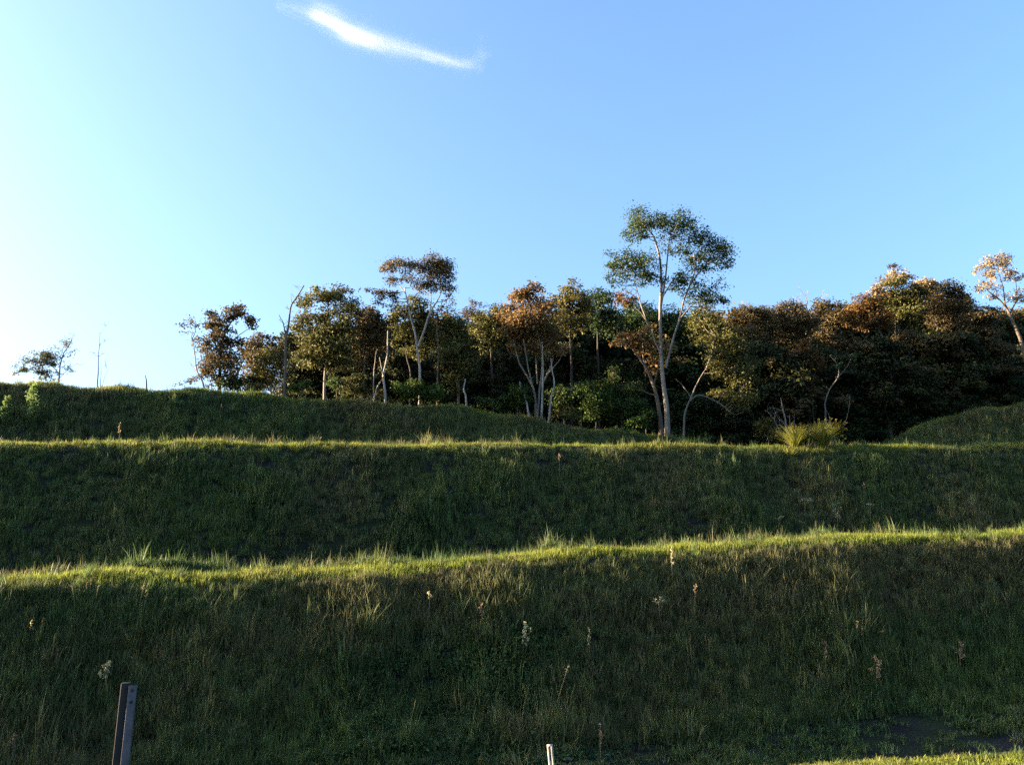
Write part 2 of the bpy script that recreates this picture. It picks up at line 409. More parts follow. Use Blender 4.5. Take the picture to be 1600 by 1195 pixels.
# ------------------------------------------------------------------ trees
def ground_at(px, py, D):
    p = P(px, py, D); return np.array([p[0], D, float(height(p[0], D))])

def lobe_leaves(mb, c, r3, dens, L, W, r, up=.5, twigs=None):
    if dens >= .5: r3 = r3 * np.array([1.16, 1.16, 1.22])
    area = math.pi * r3[0] * r3[2]
    L = L * .98; W = W * 1.05
    n = int(max(14, dens * (3.0 + 5.0 * dens) * area / (.5 * L * W)))
    nsub = max(4, int(n / 42))
    d = r.normal(size=(nsub, 3)); d /= np.linalg.norm(d, axis=1)[:, None]
    rad = r.uniform(.2, 1, nsub) ** .45 * np.where(r.uniform(size=nsub) < .15, 1.3, 1)
    sub = c + d * rad[:, None] * r3
    sr = (.25 if dens >= .5 else .2) * math.sqrt(r3[0] * r3[2]) + .05
    which = r.integers(0, nsub, n)
    off = r.normal(size=(n, 3)) * sr * np.array([1, 1, .6])
    pos = sub[which] + off
    nr = d[which] * .8 + np.array([0, 0, up]) + r.normal(0, .65, (n, 3))
    shade = np.clip(r.beta(2, 2.4, n) + (r.uniform(-.25, .25, nsub))[which], 0, 1)
    mb.leaves(pos, nr, r.uniform(.5, 1.35, n) * L, r.uniform(.6, 1.25, n) * W, shade, r)
    if twigs is not None:
        for s_ in sub[:: max(1, nsub // (9 if dens >= .65 else 22))]:
            mid = (c + s_) / 2 + r.normal(0, .05, 3)
            twigs.tube(spline([c, mid, s_], 4), np.linspace(.016, .006, 4), 3, False)

def tree(name, label, base, D, stems, lobes, leaf, bark=BARK, L=.17, W=.095, r0=.09, cat='tree', group=None,
         seed=0, bare=0, depth=1.0, leaf2=None, branch=.028):
    """base: photograph pixel of the foot; stems: pixel polylines (first one starts at the foot);
    lobes: (px, py, half width, half height, density) of the crown's leaf masses"""
    r = np.random.default_rng(seed + 1000)
    g0 = ground_at(base[0], base[1], D)
    root = empty(name, g0); tag(root, label, cat, group)
    org = g0
    tk = MB(); br = MB(); cr = MB(); cr2 = MB()
    nodes = []
    for k, st in enumerate(stems):
        rr = r0
        if isinstance(st, tuple) and not np.isscalar(st[0]) and np.isscalar(st[-1]): st, rr = list(st[0]), st[1]
        pts = []
        dd = r.normal(0, .35) * depth if k else 0.
        for i, (x, y) in enumerate(st):
            q_ = P(x, y, D + dd * i / max(1, len(st) - 1))
            pts.append(q_ - org)
        if k == 0 or abs(st[0][1] - base[1]) < 6:
            pts[0][2] = float(height(pts[0][0] + org[0], pts[0][1] + org[1])) - org[2] - .12
        n = 4 * len(pts)
        sp = spline(pts, n)
        wob = np.cumsum(r.normal(0, .006, (n, 3)), 0); wob -= np.linspace(0, 1, n)[:, None] * wob[-1]; sp = sp + wob
        t = np.linspace(0, 1, n)
        rad = rr * (1 - .62 * t) * (1 + .35 * np.exp(-t * 9) * (k == 0))
        tk.tube(sp, rad, 8)
        nodes += [(p_, ra) for p_, ra in zip(sp[n // 3:], rad[n // 3:])]
    NP = np.array([p_ for p_, _ in nodes])
    for lb in lobes:
        x, y, a, b, de = lb[:5]
        l2 = len(lb) > 5 and leaf2 is not None
        mp_ = mpp(y, D)
        c = P(x, y, D) - org; rz = (.5 * a + .5 * b) * mp_ * 1.15 * depth
        c[1] += r.uniform(-.5, .5) * min(a * mp_, 1.2) * depth
        # the bough that carries this leaf mass
        dist = np.linalg.norm(NP - c, axis=1) + np.where(NP[:, 2] > c[2] - .1, 1.5, 0)
        j = int(np.argmin(dist)); p0, ra = nodes[j]
        mid = (p0 + c) / 2 + np.array([r.normal(0, .08), r.normal(0, .08), -.08 * np.linalg.norm(c - p0)])
        br.tube(spline([p0, mid, c], 6), np.linspace(min(ra * .7, branch * 1.6), branch * .4, 6), 5, False)
        lobe_leaves(cr2 if l2 else cr, c, np.array([a * mp_, rz, b * mp_]), de, L, W, r, twigs=br)
    for _ in range(bare):
        p0, ra = nodes[r.integers(0, len(nodes))]
        ln = r.uniform(.25, .7)
        e = p0 + np.array([r.normal(0, .55), r.normal(0, .4), r.uniform(.2, 1)]) * ln
        br.tube(spline([p0, (p0 + e) / 2 + r.normal(0, .06, 3), e], 5), np.linspace(min(ra * .5, .02), .006, 5), 4, False)
        for _ in range(2):
            s_ = p0 + (e - p0) * r.uniform(.4, .9); f_ = s_ + np.array([r.normal(0, .5), r.normal(0, .4), r.uniform(0, .8)]) * ln * .6
            br.tube([s_, (s_ + f_) / 2 + r.normal(0, .03, 3), f_], [.01, .008, .005], 3, False)
    tk.obj('trunk', bark, root, True)
    if br.n: br.obj('branches', bark, root, True)['kind'] = 'stuff'
    if cr.n: cr.obj('crown', leaf, root)
    if cr2.n:
        o = cr2.obj('crown', leaf2, root)
    return root

def CD(px):                                            # depth of the crest line at a photograph column
    return S_CREST / (1 - TURN * (px - CX) / FPX)

OAK = 'trees along the crest'
# --- the tall tree and its neighbours
tree('tall_tree', 'tallest tree, pale slender forked trunk and airy dark green crown above the forest', (1042, 676), 44.1,
     [([(1042, 676), (1041, 640), (1036, 600), (1033, 560), (1031, 520), (1031, 480), (1033, 440), (1030, 400), (1022, 370)], .125),
      ([(1033, 556), (1022, 530), (1010, 500), (1000, 470), (992, 440)], .055),
      ([(1040, 575), (1050, 535), (1061, 500), (1070, 465), (1082, 440), (1102, 415), (1122, 402)], .065),
      ([(1031, 490), (1038, 450), (1043, 400), (1048, 360)], .06),
      ([(1072, 460), (1085, 425), (1084, 395)], .05), ([(1031, 470), (1050, 440), (1062, 425)], .045), ([(1012, 505), (1003, 490), (992, 480)], .04),
      ([(1062, 500), (1080, 478), (1098, 470)], .045)],
     [(1001, 345, 18, 18, .55), (990, 365, 15, 17, .45), (1012, 368, 14, 13, .3), (1028, 345, 14, 13, .4), (1052, 348, 22, 13, .65), (1072, 352, 14, 9, .45), (1045, 372, 20, 11, .2),
      (1085, 372, 20, 11, .5), (1104, 382, 18, 11, .6), (1122, 394, 17, 10, .65), (1130, 410, 12, 9, .5), (1100, 402, 20, 10, .4), (1076, 398, 16, 10, .4), (1060, 392, 15, 8, .2),
      (978, 405, 20, 11, .6), (962, 415, 12, 8, .5), (1002, 412, 17, 11, .5), (1020, 425, 17, 11, .6), (998, 430, 20, 8, .3), (955, 440, 12, 9, .35), (985, 445, 18, 7, .2),
      (1052, 440, 17, 8, .5), (1066, 436, 10, 9, .55), (1090, 420, 14, 7, .3), (1112, 418, 12, 6, .35), (1100, 445, 20, 7, .2), (1090, 462, 26, 12, .45), (1115, 466, 22, 10, .45), (1133, 472, 12, 7, .3), (1120, 440, 8, 12, .2),
      (1010, 350, 30, 20, .22), (1050, 370, 40, 25, .22), (1098, 398, 40, 25, .22), (985, 415, 35, 20, .22), (1030, 402, 32, 20, .16), (1072, 425, 38, 20, .18), (1105, 452, 34, 18, .22), (998, 440, 28, 12, .22), (960, 425, 18, 12, .22)],
     LEAF['green'], BARK_GREY, .135, .07, seed=1)
tree('russet_tree', 'small tree with large tan orange leaves, left of the tall pale trunk', (1033, 674), 44.7,
     [([(1033, 674), (1030, 645), (1023, 608), (1011, 578), (998, 558), (988, 545)], .12), ([(1022, 600), (1027, 580), (1030, 560)], .05), ([(1024, 618), (1008, 612), (998, 598)], .04), ([(1012, 580), (1005, 560), (1003, 540)], .045)],
     [(972, 534, 17, 9, .55), (990, 527, 16, 11, .5), (1008, 522, 18, 12, .5), (1022, 535, 18, 13, .55), (1000, 545, 16, 10, .4), (1044, 550, 18, 12, .4), (1018, 556, 17, 11, .5), (1062, 560, 9, 8, .25), (1018, 582, 12, 9, .35)],
     LEAF['orange'], BARK, .19, .12, seed=2)
tree('spreading_tree', 'olive tree with tiers of drooping foliage, right of the tall pale trunk', (1066, 674), 45.6,
     [([(1066, 674), (1070, 650), (1080, 622), (1092, 595), (1103, 576)], .06), ([(1078, 626), (1092, 618), (1112, 624), (1130, 634), (1146, 648)], .05), ([(1103, 578), (1112, 550), (1118, 525)], .05), ([(1080, 622), (1068, 605), (1056, 592)], .03)],
     [(1098, 500, 20, 12, .6), (1116, 516, 26, 13, .7), (1104, 532, 20, 10, .6), (1140, 540, 26, 15, .75), (1122, 556, 26, 11, .7), (1160, 562, 26, 14, .7), (1140, 578, 30, 11, .7), (1172, 586, 18, 10, .6), (1165, 600, 24, 7, .55), (1132, 612, 22, 7, .5), (1158, 622, 26, 8, .6), (1138, 637, 20, 6, .5), (1164, 640, 14, 5, .35), (1095, 480, 18, 10, .5)],
     LEAF['olive'], BARK_GREY, .15, .085, seed=3)
# --- orange crowned tree on the crest with its stems
tree('golden_tree', 'many stemmed tree with a dense golden orange crown on the crest', (838, 644), CD(838) + 1.5,
     [([(838, 644), (836, 620), (828, 596), (814, 572), (806, 548), (802, 530)], .06), ([(838, 644), (843, 612), (846, 580), (846, 548), (840, 520)], .06), ([(843, 606), (855, 585), (864, 560), (868, 520), (867, 500)], .06), ([(833, 606), (826, 580), (822, 555), (818, 530)], .05), ([(840, 600), (838, 570), (835, 540)], .045), ([(856, 584), (872, 565), (880, 552)], .03)],
     [(818, 456, 20, 9, .5), (834, 462, 20, 11, .6), (806, 472, 18, 12, .65), (828, 482, 28, 13, .7), (848, 490, 22, 14, .7), (800, 494, 19, 12, .7), (822, 505, 28, 13, .75), (848, 514, 22, 13, .75), (808, 522, 18, 11, .7), (832, 532, 25, 10, .7), (858, 532, 16, 11, .6), (872, 548, 12, 9, .6), (848, 553, 16, 7, .4), (810, 540, 14, 8, .5)],
     LEAF['orange'], BARK_GREY, .16, .105, seed=4)
for nm, lab, st, r0 in (
    ('dead_stem', 'short pale bent dead stem at the left foot of the golden tree', [(829, 640), (822, 626), (815, 610), (812, 596)], .055),
    ('dead_stem', 'pale dead stem with a kink at the right foot of the golden tree', [(855, 642), (861, 622), (866, 600), (863, 580), (861, 560)], .05),
    ('dead_stem', 'broken dead stem standing pale in front of the golden crown', [(845, 640), (848, 600), (849, 570), (847, 538)], .06)):
    tree(nm, lab, st[0], CD(838) + 1.1, [(st, r0)], [], None, BARK_PALE, cat='dead trunk', group='pale dead stems below the golden tree', seed=len(lab))
# --- flat topped tree
tree('umbrella_tree', 'flat topped brown tree with a bare forked pale trunk', (657, 608), CD(657) + 1.4,
     [([(657, 608), (656, 580), (652, 548), (648, 520), (642, 498), (637, 474), (632, 450)], .07), ([(653, 542), (662, 518), (669, 495), (676, 480), (684, 468), (692, 450)], .06), ([(672, 490), (674, 470), (672, 450)], .035), ([(641, 492), (646, 476), (652, 462)], .03), ([(634, 460), (620, 440), (610, 430)], .025)],
     [(606, 418, 12, 7, .6), (620, 416, 16, 7, .6), (640, 420, 18, 7, .55), (652, 416, 12, 7, .6), (678, 412, 16, 9, .85), (694, 416, 13, 8, .85), (668, 424, 18, 7, .7), (688, 430, 18, 9, .7), (664, 442, 20, 6, .75), (690, 448, 14, 8, .6), (700, 440, 8, 12, .5), (625, 435, 25, 10, .25), (606, 440, 13, 9, .35), (640, 445, 20, 10, .2), (588, 452, 14, 6, .4), (600, 464, 14, 7, .55), (616, 462, 9, 7, .6), (585, 470, 8, 5, .3), (608, 478, 12, 6, .3), (700, 468, 8, 8, .4), (704, 480, 8, 7, .35), (655, 458, 14, 5, .25)],
     LEAF['brown'], BARK_PALE, .105, .06, seed=5)
tree('narrow_tree', 'narrow olive tree leafy almost to the ground, right of the flat topped tree', (716, 626), CD(716) + 2.2,
     [([(716, 626), (716, 590), (714, 550), (710, 510)], .07)],
     [(702, 500, 17, 12, .7), (716, 510, 18, 14, .7), (706, 528, 20, 14, .75), (726, 536, 16, 14, .7), (712, 552, 24, 13, .75), (728, 566, 19, 11, .7), (704, 572, 17, 11, .7), (720, 588, 20, 10, .6), (706, 596, 12, 9, .5), (716, 608, 14, 8, .4)],
     LEAF['olive'], BARK, .15, .085, seed=6)
tree('dead_stem', 'short pale dead stem on the grass, right of the narrow olive tree', (730, 636), CD(730) + .6, [([(730, 636), (728, 620), (725, 608), (727, 592)], .055)], [], None, BARK_PALE, cat='dead trunk', seed=7)
# --- left group
tree('broad_tree', 'broad olive brown tree with a rounded top, right of the tall bare snag', (508, 614), CD(508) + 3.0,
     [([(508, 614), (508, 585), (512, 550), (515, 510), (512, 480)], .075), ([(510, 560), (530, 530), (548, 500)], .06), ([(510, 556), (492, 530), (480, 500)], .06)],
     [(516, 454, 16, 9, .7), (534, 462, 17, 11, .6), (500, 464, 20, 9, .7), (478, 470, 13, 9, .65), (547, 474, 11, 11, .6), (486, 490, 20, 13, .5), (514, 486, 22, 13, .5), (540, 495, 22, 14, .65), (472, 508, 14, 12, .65), (498, 514, 24, 14, .75), (526, 520, 24, 14, .75), (490, 538, 26, 14, .75), (520, 545, 26, 14, .75), (476, 558, 16, 12, .7), (505, 568, 24, 12, .65), (540, 560, 20, 14, .7)],
     LEAF['olive'], BARK_GREY, .15, .085, seed=8)
tree('leaning_tree', 'dark brown tree between the broad olive tree and the pale forked dead trunk', (566, 614), CD(566) + 3.6,
     [([(566, 614), (568, 580), (572, 545), (574, 510)], .085), ([(572, 545), (588, 520), (596, 505)], .04)],
     [(562, 488, 17, 10, .75), (580, 496, 18, 10, .75), (596, 505, 14, 9, .7), (566, 510, 24, 12, .75), (588, 520, 18, 11, .7), (560, 532, 22, 12, .7), (582, 540, 20, 12, .7), (570, 560, 22, 12, .6)],
     LEAF['brown'], BARK, .15, .085, seed=9)
tree('snag', 'tall bare dead tree with a slanting top on the crest', (446, 614), CD(446) + 1.0,
     [([(446, 614), (445, 590), (446, 560), (446, 535), (451, 505), (455, 478), (464, 464), (475, 446)], .07), ([(447, 532), (444, 512), (442, 502), (436, 492)], .035), ([(456, 474), (455, 462)], .02), ([(464, 464), (474, 456)], .018)], [], None, BARK, cat='dead tree', bare=5, seed=10)
tree('forked_dead_tree', 'bone pale dead trunk with two prongs standing in front of the dark trees', (604, 624), CD(604) + .8,
     [([(604, 624), (601, 604), (599, 588), (602, 572), (605, 550), (605, 532), (606, 517)], .06), ([(600, 590), (596, 575), (593, 558)], .04), ([(583, 624), (588, 608), (596, 594), (600, 586)], .042), ([(584, 620), (584, 590), (586, 565), (588, 548)], .028)], [], None, BARK_PALE, cat='dead tree', seed=11)
tree('dark_brown_tree', 'dark brown lumpy tree with a side tuft, first dense tree from the left', (345, 610), CD(345) + 1.6,
     [([(345, 610), (344, 580), (346, 550), (352, 520), (366, 495)], .08), ([(345, 560), (335, 530), (331, 505)], .045), ([(350, 545), (372, 525), (392, 512)], .03), ([(366, 592), (376, 572), (382, 560)], .03)],
     [(370, 487, 13, 8, .85), (362, 495, 11, 7, .8), (329, 492, 8, 6, .75), (336, 504, 13, 8, .8), (326, 512, 10, 8, .7), (342, 518, 13, 9, .8), (362, 516, 9, 6, .5), (322, 535, 12, 9, .6), (346, 535, 14, 10, .8), (366, 532, 11, 8, .6), (397, 506, 8, 9, .75), (392, 500, 6, 6, .6), (330, 555, 16, 12, .8), (354, 555, 16, 12, .8), (336, 577, 17, 12, .8), (360, 580, 16, 13, .8), (330, 595, 13, 9, .6), (352, 598, 15, 8, .6), (382, 530, 8, 6, .35)],
     LEAF['brown'], BARK, .14, .085, seed=12)
tree('spindly_tree', 'spindly bent tree with a thin pale crown at the left end of the tree line', (321, 608), CD(321) + .8,
     [([(321, 608), (316, 594), (308, 580), (305, 560), (303, 540), (298, 524)], .04), ([(306, 572), (314, 562), (312, 545)], .02), ([(300, 530), (306, 515), (306, 505)], .02)],
     [(287, 506, 10, 6, .25), (300, 500, 10, 6, .3), (306, 508, 8, 6, .25), (296, 517, 12, 6, .15), (304, 590, 12, 6, .4), (296, 597, 10, 4, .3), (284, 600, 8, 4, .2)],
     LEAF['mauve'], BARK_GREY, .12, .065, bare=10, seed=13)
tree('yellowish_tree', 'low yellowish tree with a pale leaning stem, just left of the tall bare snag', (424, 614), CD(424) + 1.6,
     [([(424, 614), (424, 590), (428, 565), (430, 548)], .05), ([(437, 612), (437, 585), (438, 565)], .03)],
     [(432, 548, 14, 8, .7), (418, 558, 14, 9, .7), (438, 562, 12, 9, .6), (408, 570, 13, 9, .7), (424, 577, 16, 9, .6), (402, 588, 13, 9, .7), (418, 596, 14, 8, .6), (394, 600, 12, 7, .5)],
     LEAF['yellow'], BARK_PALE, .14, .085, seed=14)
tree('dusky_tree', 'dusky tree with a low dome behind the yellowish tree', (405, 608), CD(405) + 5.5,
     [([(405, 608), (406, 580), (408, 550), (410, 530)], .06)],
     [(414, 526, 14, 7, .6), (398, 534, 13, 7, .6), (388, 545, 12, 8, .7), (408, 545, 20, 9, .7), (430, 538, 12, 8, .6), (392, 562, 14, 12, .8), (410, 565, 18, 12, .8), (436, 560, 12, 12, .8), (400, 590, 20, 12, .8), (430, 590, 18, 12, .8)],
     LEAF['brown'], BARK_DARK, .15, .09, bare=6, seed=15)
tree('round_tree', 'brown olive tree framed by the forked trunk of the flat topped tree', (640, 612), CD(640) + 4.2,
     [([(640, 612), (642, 590), (636, 560), (633, 540), (640, 515)], .06)],
     [(648, 478, 18, 9, .75), (632, 488, 17, 10, .75), (662, 488, 14, 10, .75), (622, 500, 15, 10, .7), (645, 500, 20, 11, .75), (668, 505, 14, 11, .7), (634, 518, 18, 9, .7), (655, 520, 18, 11, .7), (628, 532, 12, 6, .6), (672, 528, 12, 12, .7), (650, 545, 22, 12, .7)],
     LEAF['olive'], BARK_DARK, .15, .09, seed=16)
tree('pole_tree', 'thin straight brown pole trunk right of the flat topped tree', (684, 612), CD(684) + 1.8,
     [([(684, 612), (684, 580), (685, 545), (683, 510), (684, 488)], .045)], [(690, 486, 10, 7, .5), (678, 496, 9, 6, .5)], LEAF['brown'], BARK, seed=17)
tree('pale_topped_tree', 'olive tree with pale leafy top between golden tree and tall tree', (892, 650), CD(892) + 5,
     [([(892, 650), (893, 600), (892, 550), (890, 500)], .09)],
     [(893, 447, 12, 8, .55), (884, 458, 15, 9, .65), (902, 460, 14, 9, .65), (876, 474, 15, 10, .7), (895, 476, 19, 11, .75), (912, 478, 13, 10, .7), (884, 494, 18, 11, .75), (906, 496, 17, 11, .75), (892, 512, 20, 10, .7)],
     LEAF['yellow'], BARK_DARK, .16, .10, seed=18)
tree('dark_green_tree', 'dark green tree with a pointed dark top left of the tall tree crown', (935, 655), CD(935) + 7,
     [([(935, 655), (935, 600), (934, 540), (932, 490)], .09)],
     [(930, 460, 12, 7, .7), (940, 470, 15, 9, .75), (922, 474, 14, 9, .75), (936, 488, 22, 11, .75), (955, 492, 14, 10, .7), (920, 496, 15, 10, .75), (940, 508, 24, 11, .75), (965, 515, 16, 12, .7)],
     LEAF['darkgreen'], BARK_DARK, .16, .09, seed=19)
tree('green_dome_tree', 'green domed tree behind the lower trunk of the tall tree', (1010, 664), CD(1010) + 8,
     [([(1010, 664), (1008, 600), (1005, 540), (1003, 500)], .09)],
     [(985, 470, 14, 7, .75, 1), (972, 466, 12, 7, .75, 1), (1000, 484, 20, 9, .7), (1018, 490, 18, 10, .75), (980, 490, 18, 10, .75), (1035, 500, 18, 11, .75), (1000, 505, 24, 11, .75), (1052, 490, 17, 10, .7), (1065, 505, 16, 12, .7), (972, 508, 16, 12, .75), (1030, 520, 24, 12, .7)],
     LEAF['green'], BARK_DARK, .16, .09, seed=20, leaf2=LEAF['rust'])
tree('wispy_tree', 'faint wispy tree top showing behind the ridge left of the golden tree', (742, 640), CD(742) + 12,
     [([(742, 640), (742, 560), (740, 500), (738, 480)], .05)],
     [(736, 470, 9, 4, .3), (748, 474, 9, 4, .25), (757, 478, 7, 3, .25), (742, 480, 12, 4, .2), (738, 492, 14, 7, .8), (750, 497, 12, 6, .8)], LEAF['mauve'], BARK, .13, .07, seed=21)
tree('mossy_tree', 'mossy olive tree with a broad shadowy crown just left of the golden tree', (772, 642), CD(772) + 5.5,
     [([(772, 642), (770, 600), (768, 560), (768, 520)], .08)],
     [(772, 488, 15, 8, .7), (786, 494, 12, 9, .7), (760, 500, 17, 9, .75), (778, 506, 18, 10, .75), (748, 516, 15, 10, .7), (766, 522, 20, 11, .75), (786, 520, 14, 12, .7), (752, 538, 16, 10, .5)],
     LEAF['olive'], BARK_DARK, .15, .09, seed=22)
# --- left, alone on the bare hill
tree('windswept_tree', 'sparse windswept tree alone on the bare hill at far left', (91, 600), CD(91) + 1.6,
     [([(91, 600), (93, 585), (94, 570), (99, 553), (107, 540), (113, 528)], .035), ([(93, 585), (82, 572), (70, 562)], .025), ([(96, 562), (104, 550), (100, 538)], .015), ([(92, 592), (102, 582), (112, 572)], .012), ([(82, 572), (68, 574), (50, 578)], .012)],
     [(62, 555, 16, 5, .75), (76, 558, 14, 5, .6), (52, 564, 13, 5, .6), (64, 569, 20, 5, .5), (82, 568, 12, 5, .4), (38, 579, 12, 4, .55), (27, 584, 8, 3, .4), (54, 580, 16, 4, .5), (110, 576, 9, 5, .25), (105, 533, 12, 9, .16), (112, 548, 9, 8, .12), (74, 580, 16, 5, .45), (70, 590, 22, 4, .4), (88, 548, 12, 8, .14)],
     LEAF['wisp'], BARK_GREY, .095, .05, bare=34, seed=23)
tree('bare_sapling', 'pair of bare upright saplings alone on the left skyline', (153, 606), CD(153) + .8,
     [([(153, 606), (153, 580), (153, 560), (155, 540), (156, 518)], .024), ([(158, 606), (158, 585), (157, 566)], .014), ([(159, 602), (164, 588), (170, 577)], .010)], [], None, BARK, cat='sapling', bare=7, seed=24)
tree('tree_stump', 'short leaning dark stump on the left skyline', (231, 610), CD(231) + .5, [([(231, 610), (229, 596), (227, 586)], .035)], [], None, BARK_DARK, cat='stump', bare=0, seed=25)
# --- right hand wood
tree('crowned_tree', 'tallest broad tree of the right wood with a pale peaked top', (1420, 640), CD(1420) + 7,
     [([(1425, 640), (1424, 610), (1417, 570), (1409, 535), (1402, 500), (1398, 465)], .12), ([(1405, 530), (1425, 500), (1445, 475)], .06)],
     [(1399, 432, 13, 7, .75, 1), (1384, 442, 12, 7, .75, 1), (1414, 438, 13, 7, .75, 1), (1372, 453, 11, 7, .75, 1), (1398, 450, 20, 10, .75), (1420, 455, 17, 10, .75), (1385, 466, 18, 10, .75), (1410, 475, 20, 12, .75), (1435, 468, 16, 11, .7), (1395, 492, 18, 11, .7), (1425, 495, 20, 11, .7)],
     LEAF['olive'], BARK_DARK, .17, .10, seed=26, leaf2=LEAF['straw'])
tree('orange_dome_tree', 'rusty orange domed tree below the peaked top in the right wood', (1392, 640), CD(1380) + 5.5,
     [([(1408, 640), (1402, 605), (1393, 570), (1384, 538), (1368, 508), (1355, 490)], .085), ([(1384, 540), (1392, 515), (1396, 500)], .045), ([(1347, 540), (1352, 528), (1362, 520)], .03)],
     [(1348, 472, 15, 8, .75), (1365, 470, 15, 9, .75), (1334, 484, 13, 8, .75), (1352, 488, 18, 10, .75), (1372, 488, 15, 10, .75), (1326, 498, 12, 7, .65), (1345, 502, 18, 8, .7), (1368, 505, 16, 8, .7), (1388, 500, 12, 9, .7)],
     LEAF['rust'], BARK_DARK, .15, .09, seed=27)
tree('bronze_tree', 'dark bronze tree with straw coloured tips, right of the peaked top', (1470, 630), CD(1470) + 8,
     [([(1470, 630), (1468, 590), (1466, 550), (1464, 500)], .11), ([(1466, 540), (1485, 510), (1500, 490)], .06)],
     [(1448, 440, 14, 5, .75, 1), (1436, 446, 10, 5, .75, 1), (1462, 446, 18, 7, .8), (1480, 452, 16, 8, .8), (1495, 460, 12, 7, .8), (1450, 458, 18, 9, .8), (1448, 450, 7, 4, .75, 1), (1472, 468, 20, 10, .8), (1500, 465, 12, 6, .75, 1), (1512, 472, 10, 6, .75, 1), (1486, 473, 10, 5, .75, 1), (1500, 482, 17, 9, .8), (1455, 482, 20, 12, .75), (1480, 495, 22, 12, .75), (1458, 506, 14, 6, .5), (1510, 500, 15, 12, .7)],
     LEAF['brown'], BARK_DARK, .16, .10, seed=28, leaf2=LEAF['straw'])
tree('peach_topped_tree', 'tall tree with a stout slanting trunk and peach tinted airy crown at far right', (1604, 618), CD(1600) + 3.5,
     [([(1612, 618), (1606, 580), (1598, 545), (1589, 518), (1578, 492), (1569, 474)], .16), ([(1574, 484), (1562, 468), (1548, 458), (1540, 450)], .06), ([(1570, 476), (1567, 450), (1560, 425)], .05), ([(1578, 490), (1588, 470), (1596, 458)], .055), ([(1588, 472), (1588, 445), (1584, 430)], .03)],
     [(1548, 408, 14, 5, .5), (1565, 404, 14, 5, .6), (1556, 415, 16, 6, .55), (1532, 416, 10, 5, .4), (1522, 426, 8, 4, .3), (1545, 428, 11, 6, .55), (1580, 426, 12, 5, .6), (1592, 432, 10, 5, .5), (1572, 437, 10, 5, .4), (1540, 443, 12, 7, .5), (1530, 452, 9, 5, .35), (1555, 450, 13, 5, .25), (1552, 465, 15, 5, .4), (1585, 462, 14, 6, .5), (1570, 470, 14, 5, .4), (1600, 470, 10, 7, .4)],
     LEAF['straw'], BARK, .14, .08, seed=29)
tree('parasol_tree', 'rust brown parasol shaped tree beside the stout slanting trunk at far right', (1568, 618), CD(1560) + 5,
     [([(1568, 618), (1566, 580), (1565, 548), (1556, 525), (1544, 510)], .06), ([(1548, 618), (1545, 580), (1542, 540)], .035)],
     [(1530, 487, 14, 6, .7), (1545, 492, 14, 7, .7), (1516, 497, 12, 7, .7), (1532, 500, 18, 8, .75), (1552, 505, 16, 8, .7), (1506, 510, 11, 8, .7), (1524, 515, 17, 8, .7), (1498, 524, 9, 8, .6), (1545, 518, 14, 7, .6), (1512, 530, 12, 8, .5)],
     LEAF['brown'], BARK_DARK, .15, .085, seed=30)
tree('cream_flecked_tree', 'dark tree flecked with cream and tan leaves, left in the right wood', (1246, 672), CD(1246) + 7,
     [([(1246, 672), (1245, 620), (1244, 570), (1243, 520)], .08)],
     [(1228, 484, 18, 8, .8), (1248, 482, 15, 7, .8), (1212, 492, 14, 8, .8), (1236, 500, 12, 7, .75, 1), (1250, 505, 10, 5, .75, 1), (1240, 512, 11, 5, .75, 1), (1268, 510, 8, 4, .75, 1), (1230, 505, 20, 11, .8), (1258, 502, 17, 11, .8), (1276, 514, 5, 3, .75, 1), (1215, 520, 17, 11, .75), (1245, 524, 20, 11, .75)],
     LEAF['brown'], BARK_DARK, .16, .095, seed=31, leaf2=LEAF['straw'])
tree('bronze_dome_tree', 'low bronze dome tree left of the rusty orange dome', (1298, 668), CD(1298) + 9,
     [([(1298, 668), (1297, 620), (1296, 560), (1295, 510)], .08)],
     [(1290, 478, 15, 6, .75), (1305, 480, 14, 7, .75), (1278, 486, 12, 7, .75), (1298, 492, 20, 9, .8), (1318, 494, 12, 8, .75), (1282, 504, 18, 10, .8), (1308, 508, 18, 10, .8), (1295, 522, 22, 11, .8)],
     LEAF['brown'], BARK_DARK, .15, .09, seed=32)
tree('bare_topped_tree', 'leafless tree with fine pale twigs sticking out above the wood', (1262, 672), CD(1262) + 10,
     [([(1262, 672), (1262, 600), (1260, 520), (1258, 490), (1262, 470)], .06), ([(1259, 495), (1250, 478), (1246, 460)], .03), ([(1260, 490), (1272, 474), (1284, 462)], .03), ([(1262, 474), (1258, 462), (1250, 452)], .02), ([(1272, 474), (1280, 466), (1294, 470)], .015)], [], None, BARK_GREY, cat='dead tree', bare=30, seed=33)
tree('brown_shoulder_tree', 'brown tree sloping down beside the crown of the tall tree', (1180, 674), CD(1180) + 7,
     [([(1180, 674), (1180, 620), (1178, 560), (1176, 510)], .08)],
     [(1160, 487, 14, 7, .7), (1178, 490, 16, 8, .75), (1195, 492, 14, 8, .75), (1150, 500, 14, 9, .75), (1172, 506, 20, 10, .8), (1196, 510, 17, 10, .8), (1160, 525, 20, 11, .8), (1190, 530, 20, 12, .8), (1205, 550, 16, 13, .7)],
     LEAF['brown'], BARK_DARK, .15, .09, seed=34)
tree('far_topped_tree', 'thin floating tree top rising above the peaked tree in the right wood', (1402, 640), CD(1402) + 14,
     [([(1402, 640), (1400, 560), (1399, 480), (1398, 425)], .06)], [(1392, 417, 9, 3, .4), (1405, 413, 11, 3, .45), (1398, 421, 12, 2.5, .3)], LEAF['mauve'], BARK, .13, .07, seed=35)
